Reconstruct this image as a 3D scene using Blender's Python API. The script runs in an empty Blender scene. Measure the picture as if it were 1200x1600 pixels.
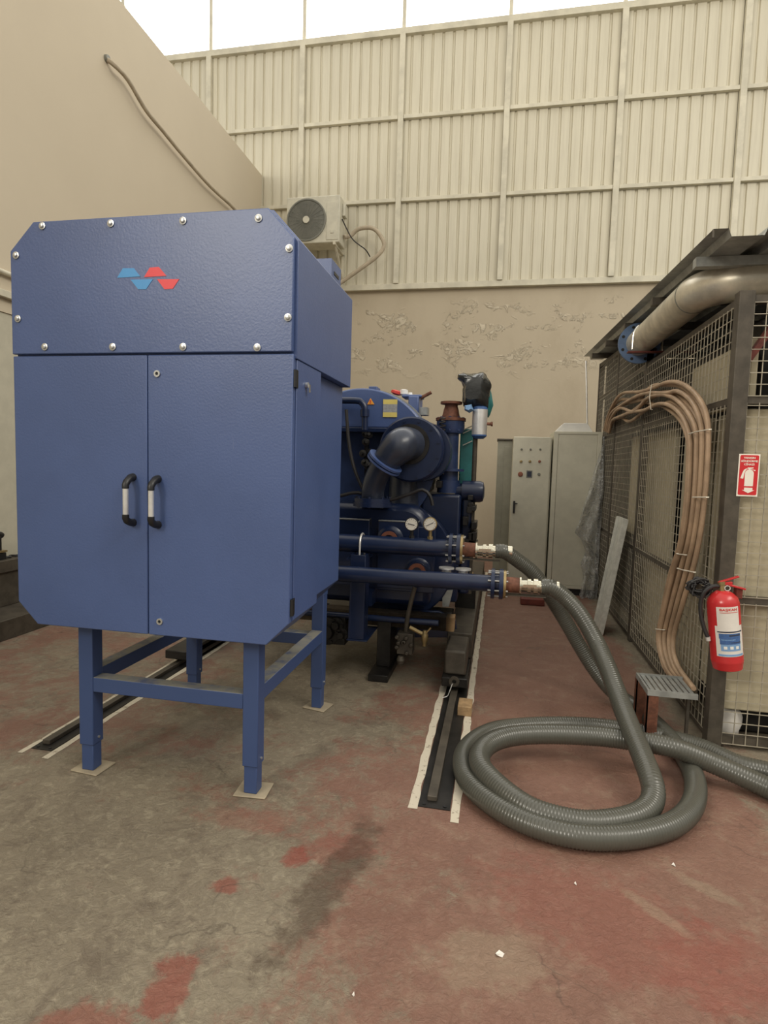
import bpy, math, random
from mathutils import Vector, Matrix, noise
random.seed(7)
C = bpy.context.scene.collection
PI = math.pi
# ------------------------------------------------------------------ camera
H = 1.5
YAW, PITCH, ROLL, F = math.radians(11.1), math.radians(4.54), math.radians(-1.637), 911.0
_r0 = Vector((math.cos(YAW), math.sin(YAW), 0))
_fw = Vector((-math.sin(YAW)*math.cos(PITCH), math.cos(YAW)*math.cos(PITCH), -math.sin(PITCH)))
_d0 = _fw.cross(_r0)
_r = _r0*math.cos(ROLL) + _d0*math.sin(ROLL)
_d = _d0*math.cos(ROLL) - _r0*math.sin(ROLL)
EYE = Vector((0, 0, H))
cam = bpy.data.cameras.new('camera')
co = bpy.data.objects.new('camera', cam); C.objects.link(co)
cam.sensor_fit = 'VERTICAL'; cam.sensor_height = 32; cam.sensor_width = 24
cam.lens = 32*F/1600; cam.clip_end = 100
up = -_d
co.matrix_world = Matrix(((_r.x, up.x, -_fw.x, 0), (_r.y, up.y, -_fw.y, 0), (_r.z, up.z, -_fw.z, H), (0, 0, 0, 1)))
S = bpy.context.scene
S.camera = co
S.view_settings.view_transform = 'Standard'; S.view_settings.look = 'None'
S.view_settings.gamma = 1; S.view_settings.use_curve_mapping = False
S.view_settings.exposure = 0.10
# ------------------------------------------------------------------ light
W = bpy.data.worlds.new('world'); S.world = W; W.use_nodes = True
bg = W.node_tree.nodes['Background']
bg.inputs[0].default_value = (1.0, 0.955, 0.86, 1)
_tc = W.node_tree.nodes.new('ShaderNodeTexCoord'); _sp = W.node_tree.nodes.new('ShaderNodeSeparateXYZ'); _mr = W.node_tree.nodes.new('ShaderNodeMapRange')
W.node_tree.links.new(_tc.outputs['Generated'], _sp.inputs[0]); W.node_tree.links.new(_sp.outputs[2], _mr.inputs['Value'])
_mr.inputs['From Min'].default_value = -.05; _mr.inputs['From Max'].default_value = .65
_mr.inputs['To Min'].default_value = .22; _mr.inputs['To Max'].default_value = 1.12
W.node_tree.links.new(_mr.outputs[0], bg.inputs[1])

def area(name, loc, target, sx, sy, power, col):
    l = bpy.data.lights.new(name, 'AREA'); l.shape = 'RECTANGLE'; l.size = sx; l.size_y = sy
    l.energy = power; l.color = col
    o = bpy.data.objects.new(name, l); C.objects.link(o); o.location = loc
    o.rotation_euler = (Vector(target)-Vector(loc)).to_track_quat('-Z', 'Y').to_euler()
    return o
area('hall_window_light', (-7.0, -6.5, 6.8), (-0.8, 3.0, 1.6), 5.5, 2.6, 1000, (1, 0.94, 0.83))
area('right_fill_light', (6.0, 0.0, 8.8), (-3.5, 7.0, 4.5), 6, 3, 430, (1, 0.94, 0.83))  # unseen fill lamp added on the right to brighten the left wall

# pixel of the 1200x1600 frame -> point on a plane of the room (survey of the photograph)
def ray(px, py): return _r*((px-600)/F) + _d*((py-800)/F) + _fw
def onx(px, py, x): d = ray(px, py); return EYE + d*(x/d.x)
def ony(px, py, y): d = ray(px, py); return EYE + d*(y/d.y)
def onz(px, py, z): d = ray(px, py); return EYE + d*((z-H)/d.z)
# ------------------------------------------------------------------ materials
def lin(c):
    c = c/255.0
    return c/12.92 if c <= 0.04045 else ((c+0.055)/1.055)**2.4
def rgb(r, g, b): return (lin(r), lin(g), lin(b), 1)
class NT:
    def __init__(s, name):
        s.m = bpy.data.materials.new(name); s.m.use_nodes = True
        s.t = s.m.node_tree; s.b = s.t.nodes['Principled BSDF']; s.out = s.t.nodes['Material Output']
        s.tc = s.t.nodes.new('ShaderNodeTexCoord'); s.geo = None
    def n(s, t, **kw):
        x = s.t.nodes.new(t)
        for k, v in kw.items(): setattr(x, k, v)
        return x
    def l(s, a, b): s.t.links.new(a, b)
    def pos(s):
        if s.geo is None: s.geo = s.n('ShaderNodeNewGeometry')
        return s.geo.outputs['Position']
    def noise(s, scale, detail=4, rough=0.6, vec=None, stretch=None, dist=0.0):
        x = s.n('ShaderNodeTexNoise'); x.inputs['Scale'].default_value = scale
        x.inputs['Detail'].default_value = detail; x.inputs['Roughness'].default_value = rough
        x.inputs['Distortion'].default_value = dist
        v = vec if vec is not None else s.pos()
        if stretch:
            mp = s.n('ShaderNodeMapping'); mp.inputs['Scale'].default_value = stretch
            s.l(v, mp.inputs[0]); v = mp.outputs[0]
        s.l(v, x.inputs['Vector']); return x.outputs['Fac']
    def ramp(s, fac, a, b):
        r = s.n('ShaderNodeMapRange'); r.inputs['From Min'].default_value = a; r.inputs['From Max'].default_value = b
        r.interpolation_type = 'SMOOTHSTEP'; s.l(fac, r.inputs['Value']); return r.outputs[0]
    def math(s, op, a, b=None):
        x = s.n('ShaderNodeMath', operation=op)
        for i, v in enumerate((a, b)):
            if v is None: continue
            if isinstance(v, (int, float)): x.inputs[i].default_value = v
            else: s.l(v, x.inputs[i])
        return x.outputs[0]
    def mix(s, f, a, b):
        x = s.n('ShaderNodeMix', data_type='RGBA')
        if isinstance(f, (int, float)): x.inputs[0].default_value = f
        else: s.l(f, x.inputs[0])
        for i, v in ((6, a), (7, b)):
            if isinstance(v, tuple): x.inputs[i].default_value = v
            else: s.l(v, x.inputs[i])
        return x.outputs[2]
    def bump(s, h, strength=0.3, dist=0.01):
        x = s.n('ShaderNodeBump'); x.inputs['Strength'].default_value = strength; x.inputs['Distance'].default_value = dist
        s.l(h, x.inputs['Height']); s.l(x.outputs[0], s.b.inputs['Normal'])
    def set(s, **kw):
        for k, v in kw.items():
            i = s.b.inputs[k.replace('_', ' ')]
            if isinstance(v, (int, float, tuple)): i.default_value = v
            else: s.l(v, i)
def simple(name, col, rough=0.5, metal=0.0, var=0.12, scale=9.0, bump=0.0, bscale=60.0, **kw):
    t = NT(name)
    f = t.noise(scale, 5, 0.6)
    d = tuple(c*(1-var) for c in col[:3])+(1,); e = tuple(min(1, c*(1+var)) for c in col[:3])+(1,)
    t.set(Base_Color=t.mix(t.ramp(f, .3, .7), d, e), Roughness=rough, Metallic=metal, **kw)
    if bump: t.bump(t.noise(bscale, 3, .5), bump, 0.004)
    return t.m
M = {}
# hammered blue powder coat, a little dust and a few scuffs
t = NT('blue_paint')
f = t.noise(3.0, 5, .6); sc = t.ramp(t.noise(40, 3, .5, stretch=(1, 1, .12)), .72, .80)
sc = t.math('MULTIPLY', sc, t.ramp(t.noise(2.3, 2), .55, .7))
c0 = t.mix(t.ramp(f, .3, .7), (0.055, 0.094, 0.235, 1), (0.063, 0.106, 0.262, 1))
t.set(Base_Color=t.mix(sc, c0, (.12, .16, .3, 1)), Roughness=.40, Specular_IOR_Level=.75)
t.bump(t.noise(110, 2, .5), .22, .003); M['blue'] = t.m
M['blue_dark'] = simple('machine_blue_paint', (0.010, 0.019, 0.055, 1), .28, bump=.12, bscale=40)
t = NT('dusty_blue_paint')
geo = t.n('ShaderNodeNewGeometry'); sep = t.n('ShaderNodeSeparateXYZ'); t.l(geo.outputs['True Normal'], sep.inputs[0])
dm = t.math('MULTIPLY', t.ramp(sep.outputs[2], .6, .95), t.ramp(t.noise(14, 5), .2, .6))
t.set(Base_Color=t.mix(dm, (0.045, 0.078, 0.195, 1), (.25, .24, .2, 1)), Roughness=.45); M['blue_dusty'] = t.m
M['blue_grey'] = simple('greyed_machine_paint', (.034, .042, .066, 1), .30, var=.3, scale=6)
M['blue_mid'] = simple('worn_machine_blue', (.024, .042, .11, 1), .35, var=.3, scale=8)
M['screw'] = simple('zinc_screw', (.62, .62, .60, 1), .3, .8)
M['dull'] = simple('dull_zinc_bolt', (.30, .29, .27, 1), .35, .8)
M['black'] = simple('black_plastic', (.012, .012, .013, 1), .4)
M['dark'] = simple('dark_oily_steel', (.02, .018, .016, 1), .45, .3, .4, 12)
M['alu'] = simple('brushed_aluminium', (.78, .77, .74, 1), .35, .6)
M['chrome'] = simple('chrome', (.75, .74, .7, 1), .12, 1)
M['emblem_blue'] = simple('emblem_light_blue', rgb(70, 150, 210), .4, var=.03)
M['emblem_red'] = simple('emblem_red', rgb(228, 62, 68), .4, var=.03)
M['beige_plate'] = simple('dusty_beige_plate', (.36, .30, .21, 1), .7)
M['rust'] = simple('rusty_primer', (.16, .062, .035, 1), .7, .1, .35, 25, bump=.3)
M['oxide'] = simple('red_oxide_paint', (.14, .028, .018, 1), .6, 0, .25, 18)
M['orange'] = simple('copper_orange', (.27, .10, .06, 1), .5, .2)
M['brass'] = simple('tarnished_brass', (.36, .27, .13, 1), .35, .7)
M['stainless'] = simple('stainless_steel', (.68, .64, .52, 1), .2, .95)
M['galv'] = simple('galvanised_sheet', (.36, .37, .35, 1), .42, .45, .18, 14)
M['galv_light'] = simple('pale_galvanised_sheet', (.60, .60, .54, 1), .4, .2, .12, 20)
M['white'] = simple('white_plastic', (.8, .79, .75, 1), .4, var=.04)
M['pvc'] = simple('cream_cabinet_paint', (.60, .575, .46, 1), .45, var=.05)
M['pvc_dark'] = simple('grey_cabinet_paint', (.30, .29, .23, 1), .5, var=.06)
M['rubber'] = simple('black_rubber', (.02, .018, .018, 1), .5)
M['cable'] = simple('tan_cable_sheath', (.40, .275, .175, 1), .55, var=.22, scale=6)
M['tie'] = simple('white_cable_tie', (.75, .7, .58, 1), .5)
M['wood'] = simple('sawn_timber', (.34, .22, .11, 1), .75, var=.25, scale=20)
M['dirty_wood'] = simple('oily_timber', (.10, .075, .05, 1), .75, var=.3, scale=20)
M['red'] = simple('extinguisher_red', (.50, .028, .030, 1), .25, var=.05)
M['ink'] = simple('label_ink_blue', (.05, .12, .30, 1), .5, var=.15, scale=80)
M['ink_light'] = simple('label_light_blue', (.20, .36, .60, 1), .5)
M['ink_dark'] = simple('label_dark_ink', (.03, .035, .06, 1), .5)
M['ink_red'] = simple('label_red_ink', (.6, .05, .04, 1), .5)
M['paper'] = simple('label_paper', (.72, .68, .62, 1), .5, var=.05)
M['yellow'] = simple('yellow_label', (.75, .62, .18, 1), .5, var=.05)
M['warn'] = simple('warning_orange', (.85, .36, .04, 1), .5, var=.05)
M['grey_label'] = simple('grey_label', (.34, .35, .36, 1), .5, var=.15, scale=60)
M['steel_frame'] = simple('dusty_brown_steel', (.085, .072, .055, 1), .55, .3, .25, 10)
M['wire'] = simple('dusty_wire', (.40, .36, .28, 1), .45, .3, .15, 10)
M['sign_red'] = simple('sign_red', (.60, .025, .03, 1), .4, var=.04)
M['sign_white'] = simple('sign_white', (.85, .80, .70, 1), .4, var=.03)
M['teal'] = simple('teal_sheeting', (.03, .20, .20, 1), .35)
M['bag'] = simple('black_plastic_film', (.025, .026, .025, 1), .22, bump=.6, bscale=30)
M['ac'] = simple('aged_white_enamel', (.60, .57, .46, 1), .4, var=.08)
M['grille'] = simple('grey_fan_grille', (.20, .20, .17, 1), .5)
M['foam'] = simple('beige_pipe_insulation', (.45, .38, .28, 1), .8)
M['gauge'] = simple('gauge_dial', (.78, .74, .64, 1), .4, var=.03)
M['tape'] = None
t = NT('peeling_white_tape')
t.set(Base_Color=t.mix(t.ramp(t.noise(28, 4, .7), .34, .44), (.26, .21, .15, 1), (.58, .52, .41, 1)), Roughness=.7); M['tape'] = t.m
# cladding: dusty cream sheet with faint vertical streaks
t = NT('cream_cladding')
f = t.noise(2.2, 5, .6, stretch=(3, 1, .25)); g = t.ramp(t.noise(30, 3, .6, stretch=(1, 1, .05)), .35, .75)
c0 = t.mix(f, (.57, .53, .41, 1), (.70, .655, .52, 1)); t.set(Base_Color=t.mix(t.math('MULTIPLY', g, .18), c0, (.35, .30, .22, 1)), Roughness=.5)
M['clad'] = t.m
M['trim'] = simple('cream_steelwork', (.60, .56, .44, 1), .5, var=.12, scale=4)
# plaster with a band of peeling blisters
t = NT('peeling_plaster')
sp = t.n('ShaderNodeSeparateXYZ'); t.l(t.pos(), sp.inputs[0])
band = t.math('MULTIPLY', t.ramp(sp.outputs[2], 2.9, 3.5), t.ramp(sp.outputs[2], 4.35, 4.1))
blob = t.ramp(t.noise(1.9, 3, .5, stretch=(1, 1, 1.8), dist=.6), .52, .60)
rag = t.ramp(t.noise(5.5, 6, .7, dist=1.6), .50, .56)
pk = t.math('MULTIPLY', t.math('MULTIPLY', band, blob), rag)
base = t.mix(t.noise(.9, 5, .6), (.47, .40, .295, 1), (.55, .475, .355, 1))
base = t.mix(t.math('MULTIPLY', t.ramp(t.noise(1.5, 5, .65, stretch=(1, 1, .5)), .45, .75), .35), base, (.36, .29, .20, 1))
t.set(Base_Color=t.mix(t.math('MULTIPLY', pk, .6), base, (.66, .59, .46, 1)), Roughness=.8)
t.bump(t.math('ADD', t.math('MULTIPLY', pk, 1.0), t.math('MULTIPLY', t.noise(14, 5), .12)), .6, .035); M['plaster'] = t.m
t = NT('smooth_plaster')
t.set(Base_Color=t.mix(t.noise(.8, 5, .6), (.54, .465, .35, 1), (.62, .54, .41, 1)), Roughness=.85); t.bump(t.noise(30, 4), .1, .004); M['plaster_left'] = t.m
M['lower_panel'] = simple('pale_grey_wall_panel', (.50, .47, .37, 1), .55, var=.05)
# floor: worn red paint over dusty concrete
t = NT('worn_red_concrete')
sp = t.n('ShaderNodeSeparateXYZ'); t.l(t.pos(), sp.inputs[0]); X, Y = sp.outputs[0], sp.outputs[1]
conc = t.mix(t.noise(2.2, 7, .7), (.105, .082, .057, 1), (.33, .28, .20, 1))
conc = t.mix(t.math('MULTIPLY', t.ramp(t.noise(17, 6, .8, dist=1.2), .48, .66), .45), conc, (.40, .35, .25, 1))
conc = t.mix(t.math('MULTIPLY', t.ramp(t.noise(5.5, 7, .75, dist=.8), .50, .64), .55), conc, (.12, .09, .065, 1))
red = t.mix(t.noise(4.0, 7, .72), (.14, .062, .043, 1), (.29, .148, .105, 1))
red = t.mix(t.math('MULTIPLY', t.ramp(t.noise(8, 6, .7, dist=.5), .5, .68), .5), red, (.29, .20, .14, 1))
n1 = t.math('ADD', t.math('ADD', t.math('MULTIPLY', t.noise(1.15, 7, .72, dist=.5), .46), t.math('MULTIPLY', t.noise(4.6, 7, .75, dist=.6), .32)), t.math('MULTIPLY', t.noise(15, 6, .8, dist=1.0), .22))
gx = t.math('MULTIPLY', t.ramp(X, -1.3, .55), .23)
gx = t.math('ADD', gx, t.math('MULTIPLY', t.math('MULTIPLY', t.ramp(X, -1.5, -2.1), t.ramp(Y, 2.2, 2.8)), .10))
gx = t.math('ADD', gx, t.math('MULTIPLY', t.math('MULTIPLY', t.ramp(Y, 2.0, 2.3), t.ramp(Y, 3.2, 2.7)), .035))
gx = t.math('SUBTRACT', gx, t.math('MULTIPLY', t.ramp(X, .85, 1.25), .20))
n2 = t.math('ADD', n1, gx)
rm = t.ramp(n2, .54, .65)
col = t.mix(t.math('MULTIPLY', rm, .88), conc, red)
def ell(cx, cy, rx, ry, rot, wob=.6, ns=11):
    vt = t.n('ShaderNodeVectorMath', operation='SUBTRACT'); t.l(t.pos(), vt.inputs[0]); vt.inputs[1].default_value = (cx, cy, 0)
    mp = t.n('ShaderNodeVectorRotate'); mp.rotation_type = 'Z_AXIS'; mp.inputs['Angle'].default_value = -rot; t.l(vt.outputs[0], mp.inputs[0])
    ml = t.n('ShaderNodeVectorMath', operation='MULTIPLY'); t.l(mp.outputs[0], ml.inputs[0]); ml.inputs[1].default_value = (1/rx, 1/ry, 0)
    ln = t.n('ShaderNodeVectorMath', operation='LENGTH'); t.l(ml.outputs[0], ln.inputs[0])
    v = t.math('ADD', ln.outputs['Value'], t.math('MULTIPLY', t.math('SUBTRACT', t.noise(ns, 6, .7), .5), wob*4))
    return t.ramp(v, 1.15, .6)
for cx, cy, rx, ry, rot, a in ((-.70, 2.02, .05, .06, 0, .8), (-.90, 1.82, .06, .045, .2, .7), (-.86, 1.40, .07, .13, .2, .75), (-1.0, 1.25, .16, .08, .1, .6), (-.55, 2.10, .16, .10, .3, .5), (-.95, 2.2, .25, .08, .1, .35), (.42, 1.95, .45, .25, -.4, .35), (.75, 1.85, .22, .2, 0, .4)):
    col = t.mix(t.math('MULTIPLY', ell(cx, cy, rx, ry, rot), a), col, (.24, .065, .045, 1))
# faint dark oil stain in the foreground
col = t.mix(t.math('MULTIPLY', ell(-.53, 1.93, .085, .40, -.20, .55, 7), .62), col, (.068, .040, .024, 1))
for cx, cy, rx, ry, rot in ((.60, 2.03, .15, .03, -.78), (.80, 2.2, .14, .035, -.6), (.05, 1.72, .2, .12, .3)):
    col = t.mix(t.math('MULTIPLY', ell(cx, cy, rx, ry, rot), .38), col, (.31, .25, .17, 1))
# grey dust along the enclosure and thin cracks
vr = t.n('ShaderNodeTexVoronoi', feature='DISTANCE_TO_EDGE'); vr.inputs['Scale'].default_value = 1.3
dv = t.n('ShaderNodeVectorMath', operation='ADD'); nz = t.n('ShaderNodeTexNoise'); nz.inputs['Scale'].default_value = 2.5; nz.inputs['Detail'].default_value = 6
t.l(t.pos(), nz.inputs['Vector']); sv = t.n('ShaderNodeVectorMath', operation='SCALE'); sv.inputs['Scale'].default_value = .8
t.l(nz.outputs['Color'], sv.inputs[0]); t.l(t.pos(), dv.inputs[0]); t.l(sv.outputs[0], dv.inputs[1]); t.l(dv.outputs[0], vr.inputs['Vector'])
crack = t.math('MULTIPLY', t.ramp(vr.outputs['Distance'], .012, .002), t.ramp(t.noise(1.7, 3), .48, .60))
col = t.mix(t.math('MULTIPLY', crack, .4), col, (.05, .035, .025, 1))
spk = t.ramp(t.noise(55, 3, .6), .62, .72)
col = t.mix(t.math('MULTIPLY', spk, .35), col, (.10, .07, .05, 1))
t.set(Base_Color=col, Roughness=t.math('ADD', t.math('MULTIPLY', t.noise(7, 5), .35), .38))
t.bump(t.math('ADD', t.noise(9, 8, .7), t.math('MULTIPLY', t.ramp(t.noise(38, 5, .7, dist=.8), .35, .7), .25)), .7, .014); M['floor'] = t.m
# hose: grey flexible PVC
t = NT('grey_pvc_hose')
t.set(Base_Color=t.mix(t.noise(5, 4), (.072, .072, .058, 1), (.108, .106, .086, 1)), Roughness=.30, Coat_Weight=.2, Coat_Roughness=.15, Transmission_Weight=.12); M['hose'] = t.m
# clear crumpled film, streaks of opaque white painted in for its sparkle
t = NT('clear_plastic_film')
t.set(Base_Color=(.9, .9, .86, 1), Roughness=.16, Alpha=t.math('ADD', t.math('MULTIPLY', t.ramp(t.noise(20, 5, .65, dist=2.0), .42, .68), .55), .22), Specular_IOR_Level=1.0, Coat_Weight=.6, Coat_Roughness=.08)
t.bump(t.noise(24, 5, .65, dist=2.0), 1.0, .05); M['film'] = t.m
# daylit glazing
t = NT('daylit_glazing')
t.set(Base_Color=(.9, .9, .9, 1), Emission_Color=(1, 1, .98, 1), Emission_Strength=3.2); M['glass'] = t.m
t = NT('cream_insulation_panel')
t.set(Base_Color=t.mix(t.noise(6, 6, .7), (.40, .35, .235, 1), (.50, .44, .31, 1)), Roughness=.8); t.bump(t.noise(120, 3), .3, .003); M['cream'] = t.m
M['pipe_metal'] = simple('weathered_stainless_pipe', (.60, .55, .44, 1), .34, .4, .2, 7)
M['flange_blue'] = simple('blue_flange_paint', (.10, .16, .28, 1), .5)
# ------------------------------------------------------------------ mesh builder
WL = {}
class MB:
    def __init__(s): s.v = []; s.f = []; s.mi = []; s.mat = 0
    def add(s, vs, fs):
        o = len(s.v); s.v += [Vector(v) for v in vs]
        for f in fs: s.f.append([i+o for i in f]); s.mi.append(s.mat)
        return s
    def m(s, i): s.mat = i; return s
    def box(s, a, b, rot=None, piv=None):
        x0, y0, z0 = a; x1, y1, z1 = b
        vs = [Vector(p) for p in ((x0,y0,z0),(x1,y0,z0),(x1,y1,z0),(x0,y1,z0),(x0,y0,z1),(x1,y0,z1),(x1,y1,z1),(x0,y1,z1))]
        if rot is not None:
            pv = Vector(piv) if piv is not None else sum(vs, Vector())/8
            vs = [pv + rot @ (v-pv) for v in vs]
        return s.add(vs, [(0,3,2,1),(4,5,6,7),(0,1,5,4),(1,2,6,5),(2,3,7,6),(3,0,4,7)])
    def prism(s, poly, axis, a, b):
        # poly: list of 2D points; axis 'y' -> (x,z), 'x' -> (y,z), 'z' -> (x,y)
        def P(p, t):
            return {'y': (p[0], t, p[1]), 'x': (t, p[0], p[1]), 'z': (p[0], p[1], t)}[axis]
        n = len(poly); vs = [P(p, a) for p in poly]+[P(p, b) for p in poly]
        fs = [tuple(range(n)), tuple(range(2*n-1, n-1, -1))]+[(i, i+n, (i+1) % n+n, (i+1) % n) for i in range(n)]
        return s.add(vs, fs)
    def bar(s, p, q, w, h=None, upv=(0, 0, 1)):
        h = h or w; p = Vector(p); q = Vector(q); d = (q-p).normalized(); u = Vector(upv)
        if abs(d.dot(u)) > .98: u = Vector((0, 1, 0))
        x = d.cross(u).normalized(); y = x.cross(d)
        vs = [c + x*(i*w/2) + y*(j*h/2) for c in (p, q) for i, j in ((-1,-1),(1,-1),(1,1),(-1,1))]
        return s.add(vs, [(0,1,2,3),(7,6,5,4),(0,4,5,1),(1,5,6,2),(2,6,7,3),(3,7,4,0)])
    def cyl(s, p, q, r, r2=None, n=24, caps=True):
        return s.tube([p, q], [r, r if r2 is None else r2], n, caps)
    def tube(s, path, r, n=12, caps=True):
        path = [Vector(p) for p in path]; k = len(path)
        rr = r if isinstance(r, (list, tuple)) else [r]*k
        o = len(s.v); prev = None
        for i, p in enumerate(path):
            d = (path[min(i+1, k-1)]-path[max(i-1, 0)]).normalized()
            if prev is None:
                u = Vector((0, 0, 1)) if abs(d.z) < .9 else Vector((1, 0, 0))
                x = d.cross(u).normalized()
            else:
                x = (prev - d*prev.dot(d)).normalized()
            prev = x; y = d.cross(x)
            for j in range(n):
                a = 2*PI*j/n; s.v.append(p + (x*math.cos(a)+y*math.sin(a))*rr[i])
        for i in range(k-1):
            for j in range(n):
                a = o+i*n+j; b = o+i*n+(j+1) % n
                s.f.append([a, b, b+n, a+n]); s.mi.append(s.mat)
        if caps:
            s.f.append([o+j for j in range(n)][::-1]); s.mi.append(s.mat)
            s.f.append([o+(k-1)*n+j for j in range(n)]); s.mi.append(s.mat)
        return s
    def lathe(s, base, axis, prof, n=32):
        # prof: (distance along axis, radius)
        b = Vector(base); ax = Vector(axis).normalized()
        return s.tube_prof(b, ax, prof, n)
    def tube_prof(s, b, ax, prof, n):
        u = Vector((0, 0, 1)) if abs(ax.z) < .9 else Vector((1, 0, 0))
        x = ax.cross(u).normalized(); y = ax.cross(x); o = len(s.v); k = len(prof)
        for t_, r in prof:
            for j in range(n):
                a = 2*PI*j/n; s.v.append(b+ax*t_+(x*math.cos(a)+y*math.sin(a))*max(r, 1e-4))
        for i in range(k-1):
            for j in range(n):
                a = o+i*n+j; c = o+i*n+(j+1) % n
                s.f.append([a, c, c+n, a+n]); s.mi.append(s.mat)
        s.f.append([o+j for j in range(n)][::-1]); s.mi.append(s.mat)
        s.f.append([o+(k-1)*n+j for j in range(n)]); s.mi.append(s.mat)
        return s
    def ring(s, c, axis, r1, r2, th, n=40):
        return s.lathe_open(c, axis, [(0, r1), (0, r2), (th, r2), (th, r1), (0, r1)], n)
    def lathe_open(s, b, ax, prof, n):
        b = Vector(b); ax = Vector(ax).normalized()
        u = Vector((0, 0, 1)) if abs(ax.z) < .9 else Vector((1, 0, 0))
        x = ax.cross(u).normalized(); y = ax.cross(x); o = len(s.v); k = len(prof)
        for t_, r in prof:
            for j in range(n):
                a = 2*PI*j/n; s.v.append(b+ax*t_+(x*math.cos(a)+y*math.sin(a))*r)
        for i in range(k-1):
            for j in range(n):
                a = o+i*n+j; c = o+i*n+(j+1) % n
                s.f.append([a, c, c+n, a+n]); s.mi.append(s.mat)
        return s
    def build(s, name, mats, parent=None, bevel=0.0, smooth=35, label=None, sub=0):
        if not isinstance(mats, (list, tuple)): mats = [mats]
        mn = Vector((min(v.x for v in s.v), min(v.y for v in s.v), min(v.z for v in s.v)))
        mx = Vector((max(v.x for v in s.v), max(v.y for v in s.v), max(v.z for v in s.v)))
        c = (mn+mx)/2; c.z = mn.z
        me = bpy.data.meshes.new(name); me.from_pydata([v-c for v in s.v], [], s.f); 
        for m_ in mats: me.materials.append(m_)
        me.polygons.foreach_set('material_index', s.mi)
        me.validate(); me.update()
        import bmesh
        bm = bmesh.new(); bm.from_mesh(me); bmesh.ops.remove_doubles(bm, verts=bm.verts, dist=1e-5); bmesh.ops.recalc_face_normals(bm, faces=bm.faces); bm.to_mesh(me); bm.free()
        me.polygons.foreach_set('use_smooth', [True]*len(me.polygons)); me.set_sharp_from_angle(angle=math.radians(smooth))
        o = bpy.data.objects.new(name, me); C.objects.link(o)
        WL[o] = c
        if parent is not None:
            o.parent = parent; o.location = c-WL[parent]
        else: o.location = c
        if bevel:
            b = o.modifiers.new('bevel', 'BEVEL'); b.width = bevel; b.segments = 2; b.limit_method = 'ANGLE'; b.angle_limit = math.radians(40)
        if label: o['label'] = label
        return o
def thing(name, label, cat, loc, group=None):
    o = bpy.data.objects.new(name, None); C.objects.link(o); o.location = loc; o.empty_display_size = .1
    WL[o] = Vector(loc); o['label'] = label; o['category'] = cat
    if group: o['group'] = group
    return o
def tag(o, label, cat, group=None, kind=None):
    o['label'] = label; o['category'] = cat
    if group: o['group'] = group
    if kind: o['kind'] = kind
    return o
def struct(o, label=None):
    o['kind'] = 'structure'
    if label: o['label'] = label; o['category'] = o.name.split('_')[0]
    return o
def smooth_path(pts, step=.02):
    pts = [Vector(p) for p in pts]; P = [pts[0]*2-pts[1]]+pts+[pts[-1]*2-pts[-2]]; out = []
    for i in range(1, len(P)-2):
        a, b, c, d = P[i-1], P[i], P[i+1], P[i+2]; n = max(2, int((c-b).length/step))
        for k in range(n):
            u = k/n; out.append(.5*((2*b)+(c-a)*u+(2*a-5*b+4*c-d)*u*u+(3*b-a-3*c+d)*u**3))
    out.append(pts[-1]); return out
def resample(path, step):
    out = [path[0]]; acc = 0
    for a, b in zip(path, path[1:]):
        L = (b-a).length
        while acc+L >= step and L > 0:
            k = (step-acc)/L; a = a+(b-a)*k; out.append(a.copy()); L = (b-a).length; acc = 0
        acc += L
    return out
def text_mesh(name, body, size, mat, parent, loc, rot=(PI/2, 0, 0), width=None, bold=0.0, label=None):
    cu = bpy.data.curves.new(name, 'FONT'); cu.body = body; cu.size = size; cu.align_x = 'CENTER'; cu.align_y = 'CENTER'
    cu.extrude = .0004; cu.offset = bold; cu.resolution_u = 3
    tmp = bpy.data.objects.new('tmp', cu); C.objects.link(tmp)
    dg = bpy.context.evaluated_depsgraph_get(); me = bpy.data.meshes.new_from_object(tmp.evaluated_get(dg))
    bpy.data.objects.remove(tmp); me.name = name; me.materials.clear(); me.materials.append(mat)
    o = bpy.data.objects.new(name, me); C.objects.link(o); o.parent = parent
    o.location = Vector(loc)-WL[parent]; o.rotation_euler = rot
    if width:
        xs = [v.co.x for v in me.vertices]; w = max(xs)-min(xs)
        for v in me.vertices: v.co.x *= width/w
    return o

# =================================================================== SETTING
YB = 10.0; XL = -4.3
struct(MB().box((-9, -6, -.1), (7, 12, 0)).build('floor', M['floor']))
struct(MB().box((-9, YB+.02, 0), (7, YB+.3, 4.53)).build('wall_back', M['plaster']))
# corrugated cladding
mb = MB(); per = 1.715/10; x = -8.715; prof = []
while x < 6.9:
    prof += [(x, 0), (x+.122, 0), (x+.132, .028), (x+.158, .028), (x+per-.004, .0)]; x += per
vs = []; fs = []
for k, (px_, dy) in enumerate(prof):
    vs += [(px_, YB-.02+dy, 4.57), (px_, YB-.02+dy, 8.55)]
    if k: fs.append((2*k-2, 2*k, 2*k+1, 2*k-1))
mb.add(vs, fs); mb.box((-9, YB+.03, 4.55), (7, YB+.2, 8.56))
struct(mb.build('wall_back_upper', M['clad'], smooth=10))
n_ = 1
def trim(a, b, mat='trim'):
    global n_
    struct(MB().box(a, b).build('trim_%d' % n_, M[mat], bevel=.004)); n_ += 1
trim((-9, YB-.075, 4.47), (7, YB+.05, 4.565))                       # ledge under the cladding
cols = [-.14+1.715*k for k in range(-5, 4)]
for cx in cols:
    trim((cx-.045, YB-.10, 4.565), (cx+.045, YB-.025, 8.52))
    trim((cx-.03, YB-.02, 8.62), (cx+.03, YB+.06, 11.5))
for z in (5.92, 7.235):
    for a, b in zip(cols, cols[1:]+[cols[-1]+1.7]):
        trim((a+.046, YB-.085, z-.03), (b-.046, YB-.026, z+.03))
trim((-9, YB-.09, 8.52), (7, YB+.1, 8.62))
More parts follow.
